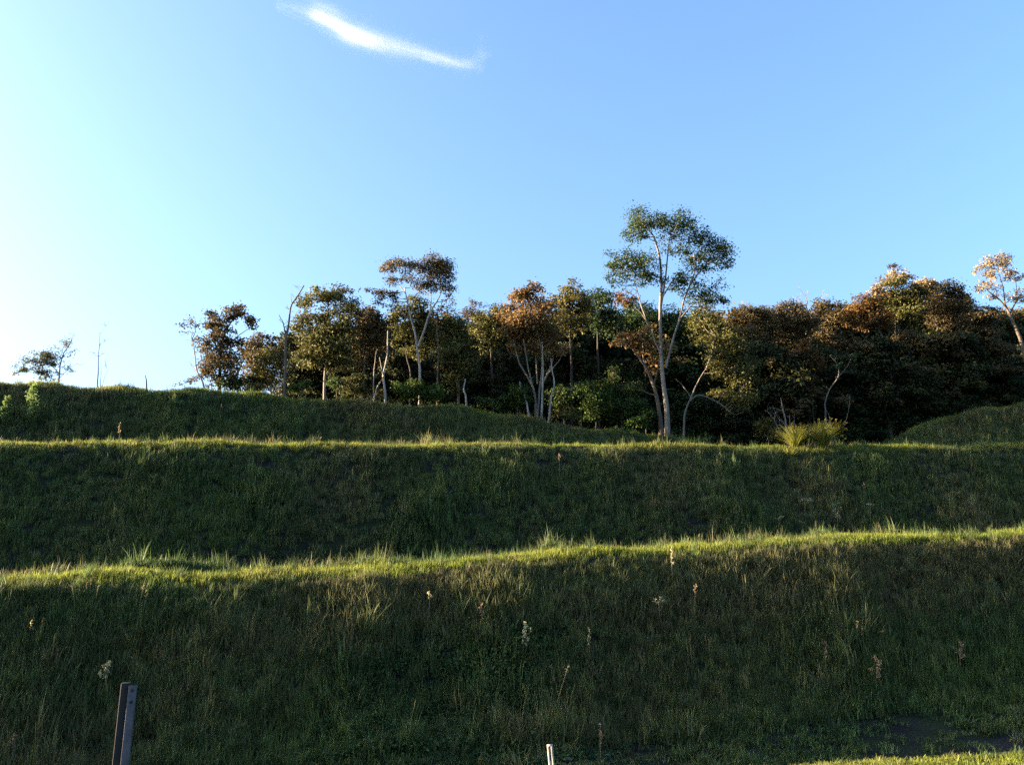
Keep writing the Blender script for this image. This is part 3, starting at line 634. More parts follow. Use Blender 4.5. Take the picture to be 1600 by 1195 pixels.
tree('rusty_understory_tree', 'small rusty tree half in shade below the cream flecked tree', (1270, 672), CD(1270) + 4,
     [([(1270, 672), (1270, 640), (1266, 600), (1262, 560)], .045)],
     [(1252, 540, 11, 8, .6), (1244, 553, 9, 8, .55), (1262, 548, 14, 10, .6), (1256, 566, 15, 10, .5), (1275, 565, 14, 12, .5)], LEAF['rust'], BARK, .15, .09, seed=36)
tree('crooked_tree', 'thin crooked grey tree standing in the dark hollow of the right wood', (1290, 676), CD(1290) + 2.5,
     [([(1290, 676), (1290, 650), (1290, 626), (1298, 606), (1310, 588), (1308, 570), (1296, 555)], .045), ([(1300, 676), (1296, 655), (1290, 640)], .03), ([(1310, 588), (1322, 575), (1330, 560)], .02), ([(1318, 668), (1326, 640), (1328, 615)], .022)],
     [(1300, 552, 18, 8, .35), (1325, 556, 14, 8, .3), (1312, 572, 16, 7, .25)], LEAF['darkgreen'], BARK_GREY, .15, .09, bare=10, seed=37)
for k, (st, r0, lab) in enumerate((
    ([(1432, 640), (1424, 605), (1412, 560), (1405, 530)], .06, 'longer of the two slanting brown poles under the peaked tree'),
    ([(1496, 630), (1492, 590), (1486, 540)], .04, 'thin brown pole trunk under the bronze tree'),)):
    pass

# --- filler trees of the dense wood: a few forms, copied
FORM = []
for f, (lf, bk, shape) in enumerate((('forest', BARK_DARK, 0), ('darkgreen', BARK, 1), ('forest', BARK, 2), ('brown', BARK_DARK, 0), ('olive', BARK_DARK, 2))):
    r = np.random.default_rng(500 + f); cr = MB(); tk = MB(); br = MB()
    H = 7.0
    tp = spline([(0, 0, -.3), (r.normal(0, .2), r.normal(0, .2), 2.2), (r.normal(0, .35), r.normal(0, .3), 4.2), (0, 0, 5.6)], 12)
    tk.tube(tp, .12 * (1 - .6 * np.linspace(0, 1, 12)), 7)
    for k in range(34):
        z = (r.uniform(1.2, 6.4), r.uniform(.6, 6.4), r.uniform(2.2, 6.4))[shape]
        w = 2.0 * math.sqrt(max(.08, 1 - ((z - 3.9) / 3.0) ** 2)) if shape != 1 else 1.5 * (1 - (z - 1) / 6.6) + .25
        a = r.uniform(0, 6.28); d = w * r.uniform(.2, 1)
        c = np.array([d * math.cos(a), d * math.sin(a), z])
        j = int(np.clip((z - 1.2) / 5.6 * 11, 2, 11)); p0 = tp[j]
        br.tube(spline([p0, (p0 + c) / 2 + [0, 0, -.1], c], 5), np.linspace(.045, .012, 5), 4, False)
        lobe_leaves(cr, c, np.array([r.uniform(.5, .9), r.uniform(.5, .9), r.uniform(.3, .5)]), .8, .20, .115, r)
    c = np.array([0, 0, 6.55]); lobe_leaves(cr, c, np.array([.6, .6, .4]), .8, .19, .11, r)
    FORM.append((tk.mesh('trunk', bk, True), br.mesh('branches', bk, True), cr.mesh('crown', LEAF[lf])))
MARKS = ((508, 'broad olive brown tree'), (566, 'dark brown leaning tree'), (604, 'bone pale forked trunk'), (657, 'flat topped tree'), (716, 'narrow olive tree'), (772, 'mossy olive tree'), (838, 'golden tree'), (892, 'pale leafy topped tree'),
         (935, 'pointed dark green tree'), (1010, 'tall pale forked trunk'), (1100, 'tiered olive tree'), (1180, 'brown shoulder tree'), (1246, 'cream flecked tree'), (1298, 'low bronze dome tree'), (1365, 'rusty orange dome'), (1420, 'pale peaked tree'), (1470, 'dark bronze tree'), (1530, 'rust brown parasol tree'), (1590, 'stout slanting trunk'))
KINDS = ('dark round tree', 'dark green conical tree', 'dark spreading tree', 'dusky brown tree', 'dull olive tree')
def filler_label(px, D, f, low):
    mark = min(MARKS, key=lambda m_: abs(m_[0] - px))[1]; d = D - CD(px)
    where = 'low in the shade below' if low else ('far up the wood behind' if d > 13 else 'in the wood close behind')
    return '%s %s the %s' % (('leafy ' if low else '') + KINDS[f], where, mark)
def filler(px, top, D, f, name, label, group, wide=1.):
    label = filler_label(px, D, f, name == 'understory_tree')
    g0 = ground_at(px, 640, D); h = max(1.5, P(px, top, D)[2] - g0[2]); s = h / 7.0
    root = empty(name, g0); tag(root, label, 'tree', group)
    root.scale = (s * wide, s * wide, s); root.rotation_euler = (0, 0, random.uniform(0, 6.28))
    for me, nm in zip(FORM[f], ('trunk', 'branches', 'crown')): link(bpy.data.objects.new(nm, me), root)
GA = 'dark trees filling the wood behind the sunlit crest trees'
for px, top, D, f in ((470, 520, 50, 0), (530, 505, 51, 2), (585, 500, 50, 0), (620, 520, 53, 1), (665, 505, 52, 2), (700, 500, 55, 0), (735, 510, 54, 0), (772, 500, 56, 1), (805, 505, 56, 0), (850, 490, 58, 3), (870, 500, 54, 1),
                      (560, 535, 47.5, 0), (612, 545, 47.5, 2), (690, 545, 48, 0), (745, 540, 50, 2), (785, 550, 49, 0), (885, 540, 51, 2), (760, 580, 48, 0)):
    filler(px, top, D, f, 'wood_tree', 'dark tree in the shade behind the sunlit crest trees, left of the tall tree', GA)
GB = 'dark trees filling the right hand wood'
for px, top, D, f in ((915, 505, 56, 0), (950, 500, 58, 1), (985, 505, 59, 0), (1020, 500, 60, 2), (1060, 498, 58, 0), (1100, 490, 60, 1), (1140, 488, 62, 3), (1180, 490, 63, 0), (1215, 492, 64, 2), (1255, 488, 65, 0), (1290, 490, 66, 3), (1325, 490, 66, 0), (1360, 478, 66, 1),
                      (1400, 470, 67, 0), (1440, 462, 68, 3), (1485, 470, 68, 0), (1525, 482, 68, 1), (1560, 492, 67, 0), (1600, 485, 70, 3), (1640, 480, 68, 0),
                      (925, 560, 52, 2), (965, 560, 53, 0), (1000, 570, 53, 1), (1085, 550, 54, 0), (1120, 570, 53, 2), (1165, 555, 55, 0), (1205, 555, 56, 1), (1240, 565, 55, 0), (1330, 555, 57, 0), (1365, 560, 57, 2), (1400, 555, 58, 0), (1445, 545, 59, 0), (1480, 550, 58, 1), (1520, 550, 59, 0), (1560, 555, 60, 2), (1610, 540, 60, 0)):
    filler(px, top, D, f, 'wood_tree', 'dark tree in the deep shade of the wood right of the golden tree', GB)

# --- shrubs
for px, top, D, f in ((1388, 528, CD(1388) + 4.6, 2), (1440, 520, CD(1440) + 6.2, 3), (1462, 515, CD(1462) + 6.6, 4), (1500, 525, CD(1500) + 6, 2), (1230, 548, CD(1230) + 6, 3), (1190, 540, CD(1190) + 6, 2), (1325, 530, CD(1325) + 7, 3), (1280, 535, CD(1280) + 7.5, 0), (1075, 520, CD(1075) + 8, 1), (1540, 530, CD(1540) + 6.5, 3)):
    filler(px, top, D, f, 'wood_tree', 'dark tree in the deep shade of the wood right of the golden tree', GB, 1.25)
GU = 'shady understory trees at the edge of the right wood'
for px, top, dd, f in ((1085, 618, 5, 1), (1118, 630, 4.5, 0), (1150, 612, 6, 1), (1182, 622, 5, 2), (1215, 606, 6, 0), (1255, 612, 5.5, 1), (1300, 606, 6.5, 0), (1335, 612, 5, 1), (1362, 600, 6, 2), (1395, 598, 5.2, 1), (1425, 590, 6.2, 0), (1452, 596, 5, 1), (1482, 582, 6, 0), (1515, 588, 5, 1), (1545, 575, 6, 0), (1582, 585, 5, 1), (1612, 570, 6, 0)):
    filler(px, top, CD(px) + dd, f, 'understory_tree', 'low leafy tree in the shade along the foot of the right wood', GU, 1.5)
def shrub(name, label, px, py, D, lobes, leaf, L=.13, W=.08, seed=0, cat='shrub', group=None):
    st = [([(px, py), (px + 1, py - 10), (px - 2, py - 18)], .02)]
    return tree(name, label, (px, py), D, st, lobes, LEAF[leaf], BARK, L, W, seed=seed, cat=cat, group=group, branch=.012)
GS = 'green shrubs along the foot of the trees'
for k, (px, py, dd, lf, lobes, lab) in enumerate((
    (640, 624, .9, 'bush', [(628, 605, 12, 9, .8), (645, 603, 12, 9, .8), (655, 612, 12, 8, .8), (636, 614, 14, 7, .8)], 'leafy green shrub under the flat topped tree'),
    (680, 626, .9, 'bush', [(668, 612, 12, 7, .8), (684, 611, 13, 8, .8), (676, 619, 15, 6, .8)], 'low green shrub between the flat topped tree and the narrow olive tree'),
    (808, 642, 1.6, 'bush', [(800, 614, 10, 8, .85), (813, 612, 10, 9, .85), (805, 624, 13, 8, .85), (816, 625, 10, 8, .8)], 'rounded bright green shrub left of the golden tree stems'),
    (880, 645, 2.5, 'green', [(872, 612, 12, 9, .8), (888, 618, 12, 8, .8), (878, 628, 16, 8, .8)], 'dark green shrub right of the golden tree stems'),
    (930, 656, 1.8, 'bush', [(915, 606, 12, 8, .7), (935, 603, 13, 8, .7), (925, 618, 18, 9, .8), (944, 615, 14, 9, .8), (920, 634, 17, 9, .8), (940, 634, 16, 9, .8), (928, 648, 20, 6, .8)], 'tall leafy green shrub left of the tan leaved tree'),
    (970, 664, 2.0, 'green', [(958, 585, 12, 9, .6), (970, 600, 14, 9, .7), (985, 612, 16, 9, .7), (962, 620, 16, 10, .8), (985, 632, 18, 10, .8), (965, 645, 20, 8, .8), (1000, 640, 14, 9, .7)], 'dark leafy shrub touching the tan leaved tree'),
    (1008, 672, .6, 'bush', [(1003, 655, 12, 8, .6), (1018, 652, 10, 8, .6), (990, 660, 12, 6, .6)], 'small shrub at the foot of the tan leaved tree'),
    (554, 620, 1.2, 'olive', [(548, 598, 9, 9, .8), (558, 594, 9, 9, .8), (556, 608, 14, 7, .8)], 'pointed olive shrub left of the bone pale forked trunk'),
    (592, 626, 1.6, 'yellow', [(588, 612, 10, 6, .6), (578, 616, 9, 5, .6)], 'small yellowish shrub at the foot of the bone pale forked trunk'),
    (396, 614, 1.3, 'olive', [(388, 596, 12, 8, .8), (402, 600, 11, 7, .8), (394, 608, 14, 5, .8)], 'low olive shrub between the dark brown lumpy tree and the yellowish tree'),
    (362, 612, 1.4, 'green', [(352, 601, 11, 6, .8), (368, 600, 11, 7, .8), (360, 608, 15, 4, .8)], 'low dark shrub at the foot of the dark brown lumpy tree'),
    (470, 616, 1.0, 'bush', [(462, 603, 10, 7, .7), (476, 605, 10, 6, .7)], 'low green shrub just right of the tall bare snag'),
    (860, 654, 1.2, 'olive', [(880, 642, 14, 7, .6), (897, 648, 12, 6, .6)], 'dry olive shrub on the crest right of the golden tree'),
    (770, 640, 2.2, 'green', [(760, 628, 13, 6, .7), (776, 630, 11, 6, .7)], 'low dark shrub in the gap left of the golden tree'),
    (525, 618, 2.0, 'green', [(520, 600, 12, 8, .7), (535, 604, 11, 8, .7)], 'shady green shrub beneath the broad olive brown tree'),
    (1200, 690, .3, 'yellow', [(1190, 668, 9, 8, .6), (1203, 662, 10, 8, .7), (1214, 668, 9, 8, .6), (1196, 678, 12, 7, .75), (1212, 680, 12, 6, .7)], 'round leaved olive shrub beside the broken snag above the sunlit edge'),)):
    shrub('shrub', lab, px, py, CD(px) + dd, lobes, lf, seed=60 + k, group=GS)
tree('broken_snag', 'broken many pronged dead snag above the sunlit edge, near the two yellow tussocks', (1228, 688), CD(1228) - .5,
     [([(1230, 690), (1229, 672), (1227, 655), (1223, 638), (1220, 622)], .06), ([(1229, 680), (1218, 672), (1212, 660), (1206, 650), (1196, 640)], .035), ([(1231, 684), (1234, 665), (1234, 648)], .03), ([(1232, 684), (1240, 668), (1241, 655)], .025), ([(1210, 656), (1212, 645), (1214, 638)], .018)],
     [], None, BARK_GREY, cat='dead tree', bare=10, seed=38)

# ------------------------------------------------------------------ tussocks, saplings, seed heads
def tussock(label, px, py, D, h, rad, n, seed):
    r = np.random.default_rng(seed); mb = MB(); g0 = ground_at(px, py, D)
    root = empty('grass_tussock', g0); tag(root, label, 'tussock', 'yellow grass tussocks on the terrace edge')
    pl = MB()
    for k in range(n):
        a = r.uniform(0, 6.28); le = abs(r.normal(.3, .3)); hh = h * r.uniform(.55, 1.1)
        dr = np.array([math.cos(a), math.sin(a), 0]); b = dr * r.uniform(0, .12)
        sd = np.array([-math.sin(a), math.cos(a), 0]) * .011
        pts = [b + dr * rad * le * t * t * 1.4 + np.array([0, 0, hh * (t - .22 * le * t * t)]) for t in (0, .4, .75, 1)]
        v = []
        for q_, ww in zip(pts[:3], (1, .9, .6)): v += [q_ - sd * ww, q_ + sd * ww]
        v.append(pts[3]); mb.add(v, [[0, 1, 3, 2], [2, 3, 5, 4]], [[4, 5, 6]], r.uniform())
        if k % 13 == 0:
            m_ = 10; t = r.uniform(.85, 1.15, m_)[:, None]
            pl.leaves(pts[2] + (pts[3] - pts[2]) * t * 1.1 + r.normal(0, .02, (m_, 3)), r.normal(size=(m_, 3)), .07, .025, r.uniform(size=m_), r)
    mb.obj('blades', TUSS, root); pl.obj('plumes', LEAF['yellow'], root)['kind'] = 'stuff'
TUSS = leaf_mat('tussock_blade', (.14, .16, .025), (.30, .28, .06), .45)
S2 = lambda px: S_RIM2 / (1 - TURN * (px - CX) / FPX)
tussock('left of two big yellow grass tussocks beside the broken snag', 1243, 702, S2(1243) + .5, 1.1, .85, 900, 1)
tussock('right of two big yellow grass tussocks beside the broken snag', 1288, 704, S2(1288) + .3, 1.2, .95, 1000, 2)
tussock('small green yellow tussock hanging on the bank below the upper sunlit edge', 1235, 722, S2(1235) - .7, .5, .5, 260, 3)

def conifer(label, px, py, D, h, seed):
    r = np.random.default_rng(seed); g0 = ground_at(px, py, D); root = empty('pine_sapling', g0)
    tag(root, label, 'sapling', 'pale green saplings on the top bank')
    tk = MB(); cr = MB()
    tk.tube([(0, 0, -.1), (.03, 0, h * .5), (.0, 0, h * .95)], [.03, .02, .008], 6)
    for k in range(17):
        z = h * (.12 + .86 * k / 16); w = .24 * h * (1 - z / h) + .05; a = k * 2.4 + r.uniform(0, .5)
        e = np.array([math.cos(a) * w, math.sin(a) * w, z + .10 * h]); b = np.array([0, 0, z - .02])
        tk.tube([b, (b + e) / 2 - [0, 0, .03], e], [.012, .009, .006], 4, False)
        n = 60; t = r.uniform(.35, 1.12, n)[:, None]
        cr.leaves(b + (e - b) * t + r.normal(0, .035 * (1.3 - .4 * t), (n, 3)) * h, r.normal(size=(n, 3)) + [-.3, 0, .5], .10, .035, r.uniform(size=n), r)
    tk.obj('trunk', BARK, root, True); cr.obj('crown', LEAF['sapling'], root)
def hit(px, py, s0, s1):
    """the first point of the ground that the photograph shows at (px, py)"""
    for D in np.arange(10, 60, .02):
        p_ = P(px, py, D); s_ = D - TURN * p_[0]
        if s0 <= s_ <= s1 and p_[2] <= float(height(p_[0], D)): return D
    return None
D = hit(44, 662, 35, 43); conifer('taller pale green sapling on the top bank at far left', 44, 662, D, 1.5, 1)
D = hit(6, 664, 35, 43); conifer('shorter pale green sapling at the left edge on the top bank', 6, 664, D, 1.05, 2)

SEEDHEAD = dict(cream=leaf_mat('seed_cream', (.36, .31, .16), (.60, .53, .30), .4), tan=leaf_mat('seed_tan', (.20, .13, .08), (.36, .25, .15), .4), white=leaf_mat('seed_white', (.22, .20, .14), (.36, .33, .24), .4))
STEM = solid_mat('dry_stem', (.10, .08, .04), (.18, .14, .07), 9)
def seedplant(name, label, px, py, w, h, kind, form, seed, low=None):
    """(px, py): middle of the seed head, w/h its half size in photograph pixels"""
    r = np.random.default_rng(seed)
    w, h = w * .85, h * .88; foot = py + h + 26
    D = hit(px, foot, 17, 42)
    if D is None: return
    D -= .15
    g0 = ground_at(px, foot, D); c = P(px, py, D) - g0; mp_ = mpp(py, D)
    root = empty(name, g0); tag(root, label, 'wild plant', 'dry seed heads on the banks')
    st = MB(); hd = MB(); W_, H_ = w * mp_, h * mp_
    st.tube(spline([(0, 0, -.1), (c[0] * .4, 0, c[2] * .5), c], 6), np.linspace(.012, .006, 6), 5)
    n = int(10 + 5.5 * w * h / 6)
    nb = 9
    if form == 'umbel':
        ends = np.stack([r.uniform(-1, 1, nb) * W_, r.uniform(-1, 1, nb) * W_ * .8, r.normal(0, .4, nb) * H_], 1) + c
    elif form == 'spike':
        t = np.linspace(-1, 1, nb); ends = np.stack([r.normal(0, .35, nb) * W_, r.normal(0, .35, nb) * W_, t * H_], 1) + c
    else:
        t = np.linspace(-1, 1, nb); k_ = np.sqrt(np.clip(1 - (t * .8) ** 2, .1, 1)); ends = np.stack([r.uniform(-1, 1, nb) * W_ * k_, r.uniform(-1, 1, nb) * W_ * k_, t * H_], 1) + c
    for e in ends:
        b = c + [0, 0, -H_ * 1.1 if form != 'spike' else min(0, e[2] - c[2])]
        st.tube([b, (b + e) / 2, e], [.005, .004, .003], 3, False)
        m_ = max(4, n // nb)
        hd.leaves(e + r.normal(0, .16, (m_, 3)) * [W_, W_, H_ * .8], r.normal(size=(m_, 3)) + [-.4, -.3, .3], .055, .03, r.uniform(size=m_), r)
    st.obj('stem', STEM, root, True); hd.obj('seed_head', SEEDHEAD[kind], root)
for k, a in enumerate((
    (166, 1045, 11, 13, 'cream', 'bushy', 'cream flower head above the dark post on the lowest bank'),
    (671, 929, 5, 5, 'cream', 'bushy', 'small bright cream flower head high on the lowest bank, left of centre'),
    (752, 954, 5, 11, 'tan', 'spike', 'slim tan seed spike left of the big cream seed head'),
    (823, 991, 10, 16, 'cream', 'bushy', 'biggest cream seed head, in the middle of the lowest bank'),
    (921, 993, 4, 12, 'cream', 'spike', 'narrow cream seed spike right of the big cream seed head'),
    (1050, 868, 4, 13, 'cream', 'spike', 'tall cream seed spike just under the lower sunlit edge'),
    (1030, 938, 11, 7, 'cream', 'umbel', 'forked pale seed head on the lowest bank, below the tall seed spike'),
    (1086, 922, 4, 9, 'tan', 'spike', 'dull tan seed spike right of the forked pale seed head'),
    (1290, 1014, 6, 14, 'tan', 'spike', 'reddish dry seed plume on the lowest bank, leftmost of three reddish plumes'),
    (1370, 1042, 10, 18, 'tan', 'bushy', 'largest reddish dry plume low on the right of the lowest bank'),
    (1500, 1014, 10, 13, 'tan', 'bushy', 'reddish dry plume nearest the right edge on the lowest bank'),
    (1258, 781, 13, 7, 'white', 'umbel', 'spreading white seed umbel on the middle bank'),
    (1309, 797, 9, 13, 'white', 'bushy', 'upright loose pale seed head on the middle bank just above the sunlit edge'),
    (1217, 809, 7, 4, 'white', 'umbel', 'small white umbel left of the upright loose seed head'),
    (1350, 758, 4, 4, 'tan', 'bushy', 'small tan seed tuft on the middle bank right of the white umbel'),
    (1360, 788, 6, 4, 'white', 'umbel', 'small pale umbel right of the upright loose seed head'),
    (874, 714, 3, 6, 'tan', 'spike', 'lone seed spike just under the upper sunlit edge'),
    (187, 668, 3, 8, 'tan', 'spike', 'brown seed spike standing on the upper sunlit edge at left'),
    (22, 1158, 7, 12, 'tan', 'bushy', 'dull tan plume in the bottom left corner'),
    (938, 1146, 5, 14, 'tan', 'bushy', 'tan dry stalk above the wooden stake'),)):
    seedplant('seed_plant', a[6], *a[:6], seed=80 + k)

# ------------------------------------------------------------------ post, stake, stones by the strip
def rotz(a): return np.array([[math.cos(a), -math.sin(a), 0], [math.sin(a), math.cos(a), 0], [0, 0, 1]])
RECESS_SHADE = solid_mat('channel_recess_shade', (.008, .008, .009), (.022, .021, .021), 7, .85, stretch=(6, 6, .5))  # shade in the steel channel's recess, painted as a dark solid body
ZINC = solid_mat('weathered_zinc', (.055, .055, .066), (.11, .11, .125), 5, .55, .3, stretch=(2, 2, 1), bump=.1)
IRON = solid_mat('bolt_iron', (.02, .02, .02), (.05, .05, .05), 20, .6, .6)
D = 15.4; top = P(203, 1068, D); bot = P(187, 1215, D); gz0 = float(height(bot[0], D))
H = top[2] - gz0
post = empty('roadside_post', (bot[0], D, gz0)); tag(post, 'dark leaning post with a pale metal strip and two bolt holes, bottom left', 'post')
lean = math.atan2(top[0] - bot[0], H); ca, sa = math.cos(lean), math.sin(lean)
LEAN = np.array([[ca, 0, sa], [0, 1, 0], [-sa, 0, ca]]) @ rotz(R(14))
mp_ = mpp(1100, D)
mb = MB(); w = 13 * mp_
mb.box(LEAN @ np.array([-.06, 0, H / 2 - .15]), (w, .14, H + .34), LEAN); o = mb.obj('post_body', RECESS_SHADE, post)
bv = o.modifiers.new('bevel', 'BEVEL'); bv.width = .012; bv.segments = 2
mb = MB(); w2 = 11.5 * mp_
mb.box(LEAN @ np.array([-.06 + w / 2 + w2 / 2 - .01, -.085, H / 2 - .17]), (w2, .02, H + .30), LEAN)
mb.box(LEAN @ np.array([-.06 + w / 2 + w2 - .018, -.03, H / 2 - .171]), (.016, .088, H + .298), LEAN)
o = mb.obj('metal_strip', ZINC, post); bv = o.modifiers.new('bevel', 'BEVEL'); bv.width = .005; bv.segments = 2
for zz in (.07, .25):
    mb = MB(); c0 = LEAN @ np.array([-.06 + w / 2 + w2 / 2 - .01, -.094, H - .02 - zz])
    ax_ = LEAN @ np.array([0, -1, 0]); mb.tube([c0, c0 + ax_ * .012], [.026, .026], 10); mb.obj('bolt', IRON, post)
STAKE = solid_mat('split_wood', (.34, .29, .22), (.55, .48, .38), 8, .8, stretch=(5, 5, .6))
STAKE_IN = solid_mat('split_wood_dark', (.07, .05, .035), (.13, .10, .07), 8, .9, stretch=(5, 5, .6))  # darker brown, for the strip set in the groove
D = 16.2; top = P(859, 1163, D); g0 = ground_at(868, 1210, D); root = empty('wooden_stake', g0); tag(root, 'pale split wooden stake leaning out of the bare strip at the bottom edge', 'stake')
ln = top - g0; Lh = np.linalg.norm(ln); ez = ln / Lh; ex = np.cross([0, 1, 0], ez); ex /= np.linalg.norm(ex); ey = np.cross(ez, ex); RS = np.stack([ex, ey, ez], 1)
mb = MB(); hw = .048
prof = [(-hw, .03), (-hw, -.03), (-hw * .35, -.034), (-hw * .2, .005), (hw * .2, .005), (hw * .25, -.036), (hw, -.03), (hw, .03)]
v = [RS @ np.array([x, y, z]) for z in (-.15, Lh - .02) for x, y in prof]; k = len(prof)
mb.add(v, [[i, (i + 1) % k, k + (i + 1) % k, k + i] for i in range(k)])
mb.box(RS @ np.array([0, .0, Lh - .012]), (hw * 2.05, .064, .03), RS); mb.obj('stake_body', STAKE, root)
mb = MB(); mb.box(RS @ np.array([0, .002, Lh / 2 - .12]), (hw * .42, .012, Lh - .1), RS); mb.obj('groove', STAKE_IN, root)
ROCK = solid_mat('grey_stone', (.10, .10, .12), (.26, .26, .30), 10, .9)
def stone(label, px, py, w, seed):
    r = np.random.default_rng(seed); D = hit(px, py, 12, 19.5) or 16.0
    g0 = ground_at(px, py, D); s_ = w * mpp(py, D); mb = MB(); n, k = 6, 9; v = []
    ph = r.uniform(0, 6, 4)
    for i in range(n + 1):
        th = math.pi * i / n
        for j in range(k):
            a = 2 * math.pi * j / k; rr = 1 + .18 * math.sin(2 * a + ph[0]) + .12 * math.sin(3 * a + ph[1] + th * 2) + r.normal(0, .04)
            v.append([s_ * rr * math.sin(th) * math.cos(a), s_ * .8 * rr * math.sin(th) * math.sin(a), s_ * .62 * math.cos(th)])
    q_ = [[i * k + j, i * k + (j + 1) % k, (i + 1) * k + (j + 1) % k, (i + 1) * k + j] for i in range(n) for j in range(k)]
    mb.add(v, q_); o = mb.obj('stone', ROCK); o.location = g0 + [0, 0, s_ * .2]; tag(o, label, 'stone', 'stones on the bare strip')
stone('bluish grey stone on the bare strip right of the wooden stake', 887, 1187, 6, 1)
stone('small pale stone further right on the bare strip', 950, 1180, 3.5, 2)
stone('stone in the shade of the strip left of the wooden stake', 628, 1190, 4, 3)

# ------------------------------------------------------------------ undergrowth in the dark of the wood
mb = MB(); r = np.random.default_rng(9); n = 0
for k in range(520):
    px = r.uniform(460, 1680); D = CD(px) + r.uniform(3.5, 16) + (2.5 if px > 1050 else 0)
    g0 = ground_at(px, 640, D); hh = r.uniform(.35, 1.0)
    lobe_leaves(mb, g0 + [0, 0, hh * .7], np.array([r.uniform(.6, 1.1), r.uniform(.5, .9), hh]), .42, .2, .12, r)
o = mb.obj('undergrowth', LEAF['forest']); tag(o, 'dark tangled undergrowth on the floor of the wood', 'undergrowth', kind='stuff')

# ------------------------------------------------------------------ the wisp of cirrus
CDIST = 1500.0; DENS = .009
cen = P(600, 60, CDIST); fw = np.array([0, cp_, sp_]); upv = np.array([0, -sp_, cp_])
k_ = np.dot(cen, fw) / FPX
cl = [(432, 4), (470, 14), (505, 26), (540, 46), (580, 60), (620, 73), (660, 86), (700, 97), (728, 99), (748, 90), (753, 72), (753, 46)]
pts = spline([((x - 600) * k_, 0, (60 - y) * k_) for x, y in cl], 40)
hw = np.interp(np.linspace(0, 1, 40), [0, .15, .3, .55, .75, .85, 1], [14, 26, 34, 30, 26, 20, 14]) * k_
mb = MB(); kq = 10; v = []
tg = np.gradient(pts, axis=0); tg /= np.linalg.norm(tg, axis=1)[:, None]
for p_, t_, h_ in zip(pts, tg, hw):
    nn = np.array([-t_[2], 0, t_[0]])
    for j in range(kq):
        a = 2 * math.pi * j / kq; v.append(p_ + nn * h_ * math.cos(a) + np.array([0, 1, 0]) * h_ * .8 * math.sin(a))
qq = [[i * kq + j, (i + 1) * kq + j, (i + 1) * kq + (j + 1) % kq, i * kq + (j + 1) % kq] for i in range(39) for j in range(kq)]
mb.add(v, qq)
v0 = len(v)
mb.add([pts[0], pts[-1]] , None); mb.t.append(np.array([[j, (j + 1) % kq, v0] for j in range(kq)] + [[39 * kq + (j + 1) % kq, 39 * kq + j, v0 + 1] for j in range(kq)])); mb.tt.append(np.full(2 * kq, .5))
m, nt, out = new_mat('cirrus')
tc = nt.nodes.new('ShaderNodeTexCoord'); sx = nt.nodes.new('ShaderNodeSeparateXYZ'); nt.links.new(tc.outputs['Object'], sx.inputs[0])
def M(op, a, b=None):
    n = nt.nodes.new('ShaderNodeMath'); n.operation = op
    for i, x in enumerate((a, b)):
        if x is None: continue
        if hasattr(x, 'is_output'): nt.links.new(x, n.inputs[i])
        else: n.inputs[i].default_value = x
    return n.outputs[0]
def curve(x, pts_):
    n = nt.nodes.new('ShaderNodeFloatCurve'); c_ = n.mapping.curves[0]
    while len(c_.points) > 2: c_.points.remove(c_.points[1])
    c_.points[0].location = pts_[0]; c_.points[-1].location = pts_[-1]
    for p_ in pts_[1:-1]: c_.points.new(*p_)
    n.mapping.update(); nt.links.new(x, n.inputs['Value']); return n.outputs[0]
xs = M('DIVIDE', sx.outputs[0], k_); zs = M('DIVIDE', sx.outputs[2], k_); ys = M('DIVIDE', sx.outputs[1], k_)   # in photograph pixels
u = M('DIVIDE', M('ADD', xs, 170), 330.0)              # 430..760 -> 0..1
mpn = nt.nodes.new('ShaderNodeMapping'); mpn.inputs['Rotation'].default_value = (0, R(-20), 0); mpn.inputs['Scale'].default_value = (.012 / k_, .05 / k_, .06 / k_)
vr = nt.nodes.new('ShaderNodeVectorRotate'); vr.rotation_type = 'Y_AXIS'; vr.inputs['Angle'].default_value = R(-20); nt.links.new(tc.outputs['Object'], vr.inputs['Vector'])
mp2 = nt.nodes.new('ShaderNodeMapping'); mp2.inputs['Scale'].default_value = (.012 / k_, .03 / k_, .075 / k_); nt.links.new(vr.outputs[0], mp2.inputs[0])
n1 = noise(nt, 1.0, 5, mp2.outputs[0], .6)
zc = M('MULTIPLY', M('SUBTRACT', curve(u, [(0, .93), (.12, .86), (.25, .78), (.36, .62), (.5, .50), (.65, .40), (.8, .29), (.9, .25), (.96, .29), (1, .33)]), .5), 130.0)   # (y*130-65): centre line height
zc = M('SUBTRACT', zc, 5.0)
wd = M('MULTIPLY', curve(u, [(0, .25), (.15, .5), (.22, .9), (.4, .75), (.6, .55), (.8, .4), (.93, .4), (1, .25)]), 15.0)
dz = M('DIVIDE', M('ADD', M('SUBTRACT', zs, zc), M('MULTIPLY', M('SUBTRACT', n1, .5), 22.0)), wd)
core = M('POWER', 2.718, M('MULTIPLY', M('MULTIPLY', dz, dz), -1.0))
core = M('MULTIPLY', core, curve(u, [(0, .12), (.12, .25), (.22, .9), (.4, 1), (.6, .8), (.75, .75), (.86, .35), (.93, .2), (1, .05)]))
hx = M('DIVIDE', M('SUBTRACT', xs, 151.0), 6.0)
hook = M('MULTIPLY', M('POWER', 2.718, M('MULTIPLY', M('MULTIPLY', hx, hx), -1.0)), mrange(nt, zs, 16, -26, 0, .07))
halo = M('POWER', 2.718, M('MULTIPLY', M('MULTIPLY', dz, dz), -.16))
dn = M('ADD', M('ADD', core, hook), M('MULTIPLY', halo, .07))
dy_ = M('DIVIDE', ys, 14.0); dn = M('MULTIPLY', dn, M('POWER', 2.718, M('MULTIPLY', M('MULTIPLY', dy_, dy_), -1.0)))
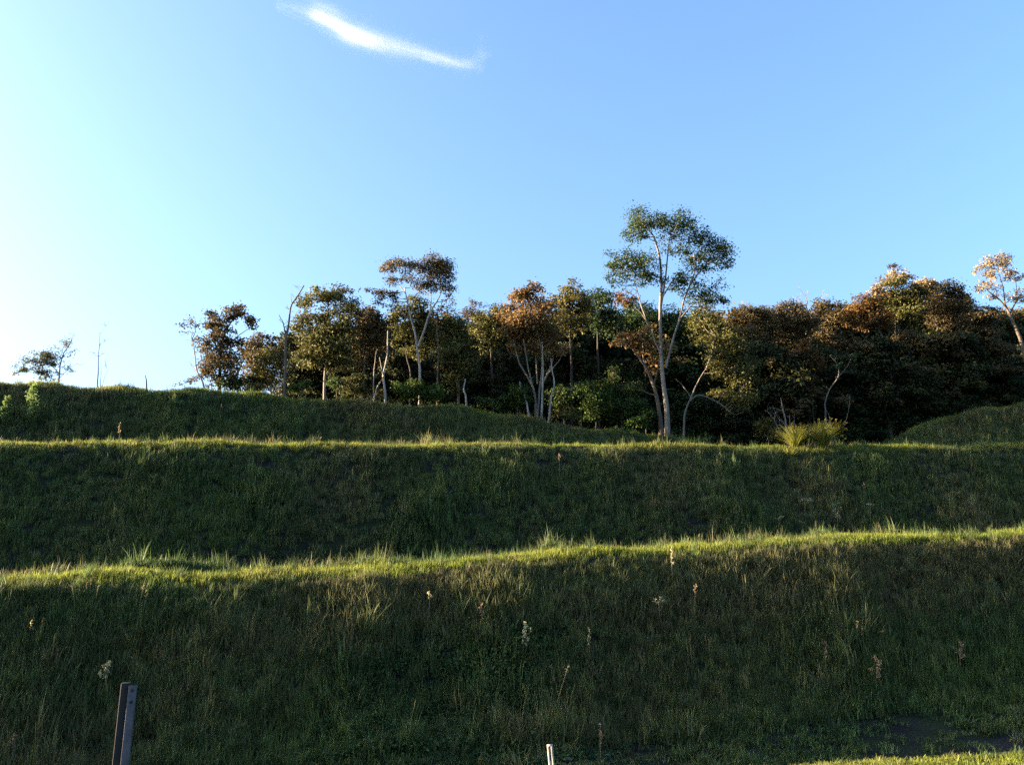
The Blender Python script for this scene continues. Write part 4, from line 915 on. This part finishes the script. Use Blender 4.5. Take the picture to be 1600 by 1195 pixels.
dn = M('MULTIPLY', dn, mrange(nt, n1, .33, .62, .03, 1.35))
pv = nt.nodes.new('ShaderNodeVolumePrincipled'); pv.inputs['Color'].default_value = (1, 1, 1, 1); pv.inputs['Anisotropy'].default_value = .2
nt.links.new(M('MULTIPLY', dn, DENS), pv.inputs['Density']); nt.links.new(pv.outputs[0], out.inputs['Volume'])
o = mb.obj('cloud', m); o.location = cen; o.rotation_euler = (R(PITCH), 0, 0)
tag(o, 'single white wisp of cirrus cloud with an upturned right end', 'cloud')

def veil(label, px, py, a, b, ang, dens, seed):
    c = P(px, py, CDIST * 1.1); k = np.dot(c, fw) / FPX; mb = MB(); n, kk_ = 12, 16; v = []
    for i in range(n + 1):
        th = math.pi * i / n
        for j in range(kk_):
            f = 2 * math.pi * j / kk_
            v.append([a * k * math.cos(th), b * k * math.sin(th) * math.cos(f), b * k * math.sin(th) * math.sin(f)])
    q_ = [[i * kk_ + j, i * kk_ + (j + 1) % kk_, (i + 1) * kk_ + (j + 1) % kk_, (i + 1) * kk_ + j] for i in range(n) for j in range(kk_)]
    mb.add(v, q_)
    m, nt, out = new_mat('cirrus_veil')
    tc = nt.nodes.new('ShaderNodeTexCoord'); mp = nt.nodes.new('ShaderNodeMapping'); mp.inputs['Scale'].default_value = (1 / (a * k), 1 / (b * k), 1 / (b * k))
    nt.links.new(tc.outputs['Object'], mp.inputs[0]); ln_ = nt.nodes.new('ShaderNodeVectorMath'); ln_.operation = 'LENGTH'; nt.links.new(mp.outputs[0], ln_.inputs[0])
    mp2 = nt.nodes.new('ShaderNodeMapping'); mp2.inputs['Scale'].default_value = (2.2 / (a * k), 2.5 / (b * k), 2.5 / (b * k)); mp2.inputs['Location'].default_value = (seed, seed, 0); nt.links.new(tc.outputs['Object'], mp2.inputs[0])
    d = nt.nodes.new('ShaderNodeMath'); d.operation = 'MULTIPLY'
    nt.links.new(mrange(nt, ln_.outputs['Value'], 1, .1, 0, dens), d.inputs[0]); nt.links.new(mrange(nt, noise(nt, 1, 4, mp2.outputs[0], .6), .35, .7), d.inputs[1])
    pv = nt.nodes.new('ShaderNodeVolumePrincipled'); pv.inputs['Color'].default_value = (1, 1, 1, 1); nt.links.new(d.outputs[0], pv.inputs['Density']); nt.links.new(pv.outputs[0], out.inputs['Volume'])
    o = mb.obj('cloud', m); o.location = c; o.rotation_euler = (R(PITCH), R(ang), 0); tag(o, label, 'cloud')
veil('faint pale veil of cloud at the far right above the trees', 1570, 305, 75, 22, -14, .004, 1)
veil('faint streak of cloud left below the bright wisp', 478, 78, 42, 11, 62, .006, 2)
veil('faint streak of cloud right below the bright wisp', 690, 122, 60, 11, -6, .006, 3)
print('TRIS', sum(sum(len(p.vertices) - 2 for p in me.polygons) for me in bpy.data.meshes))
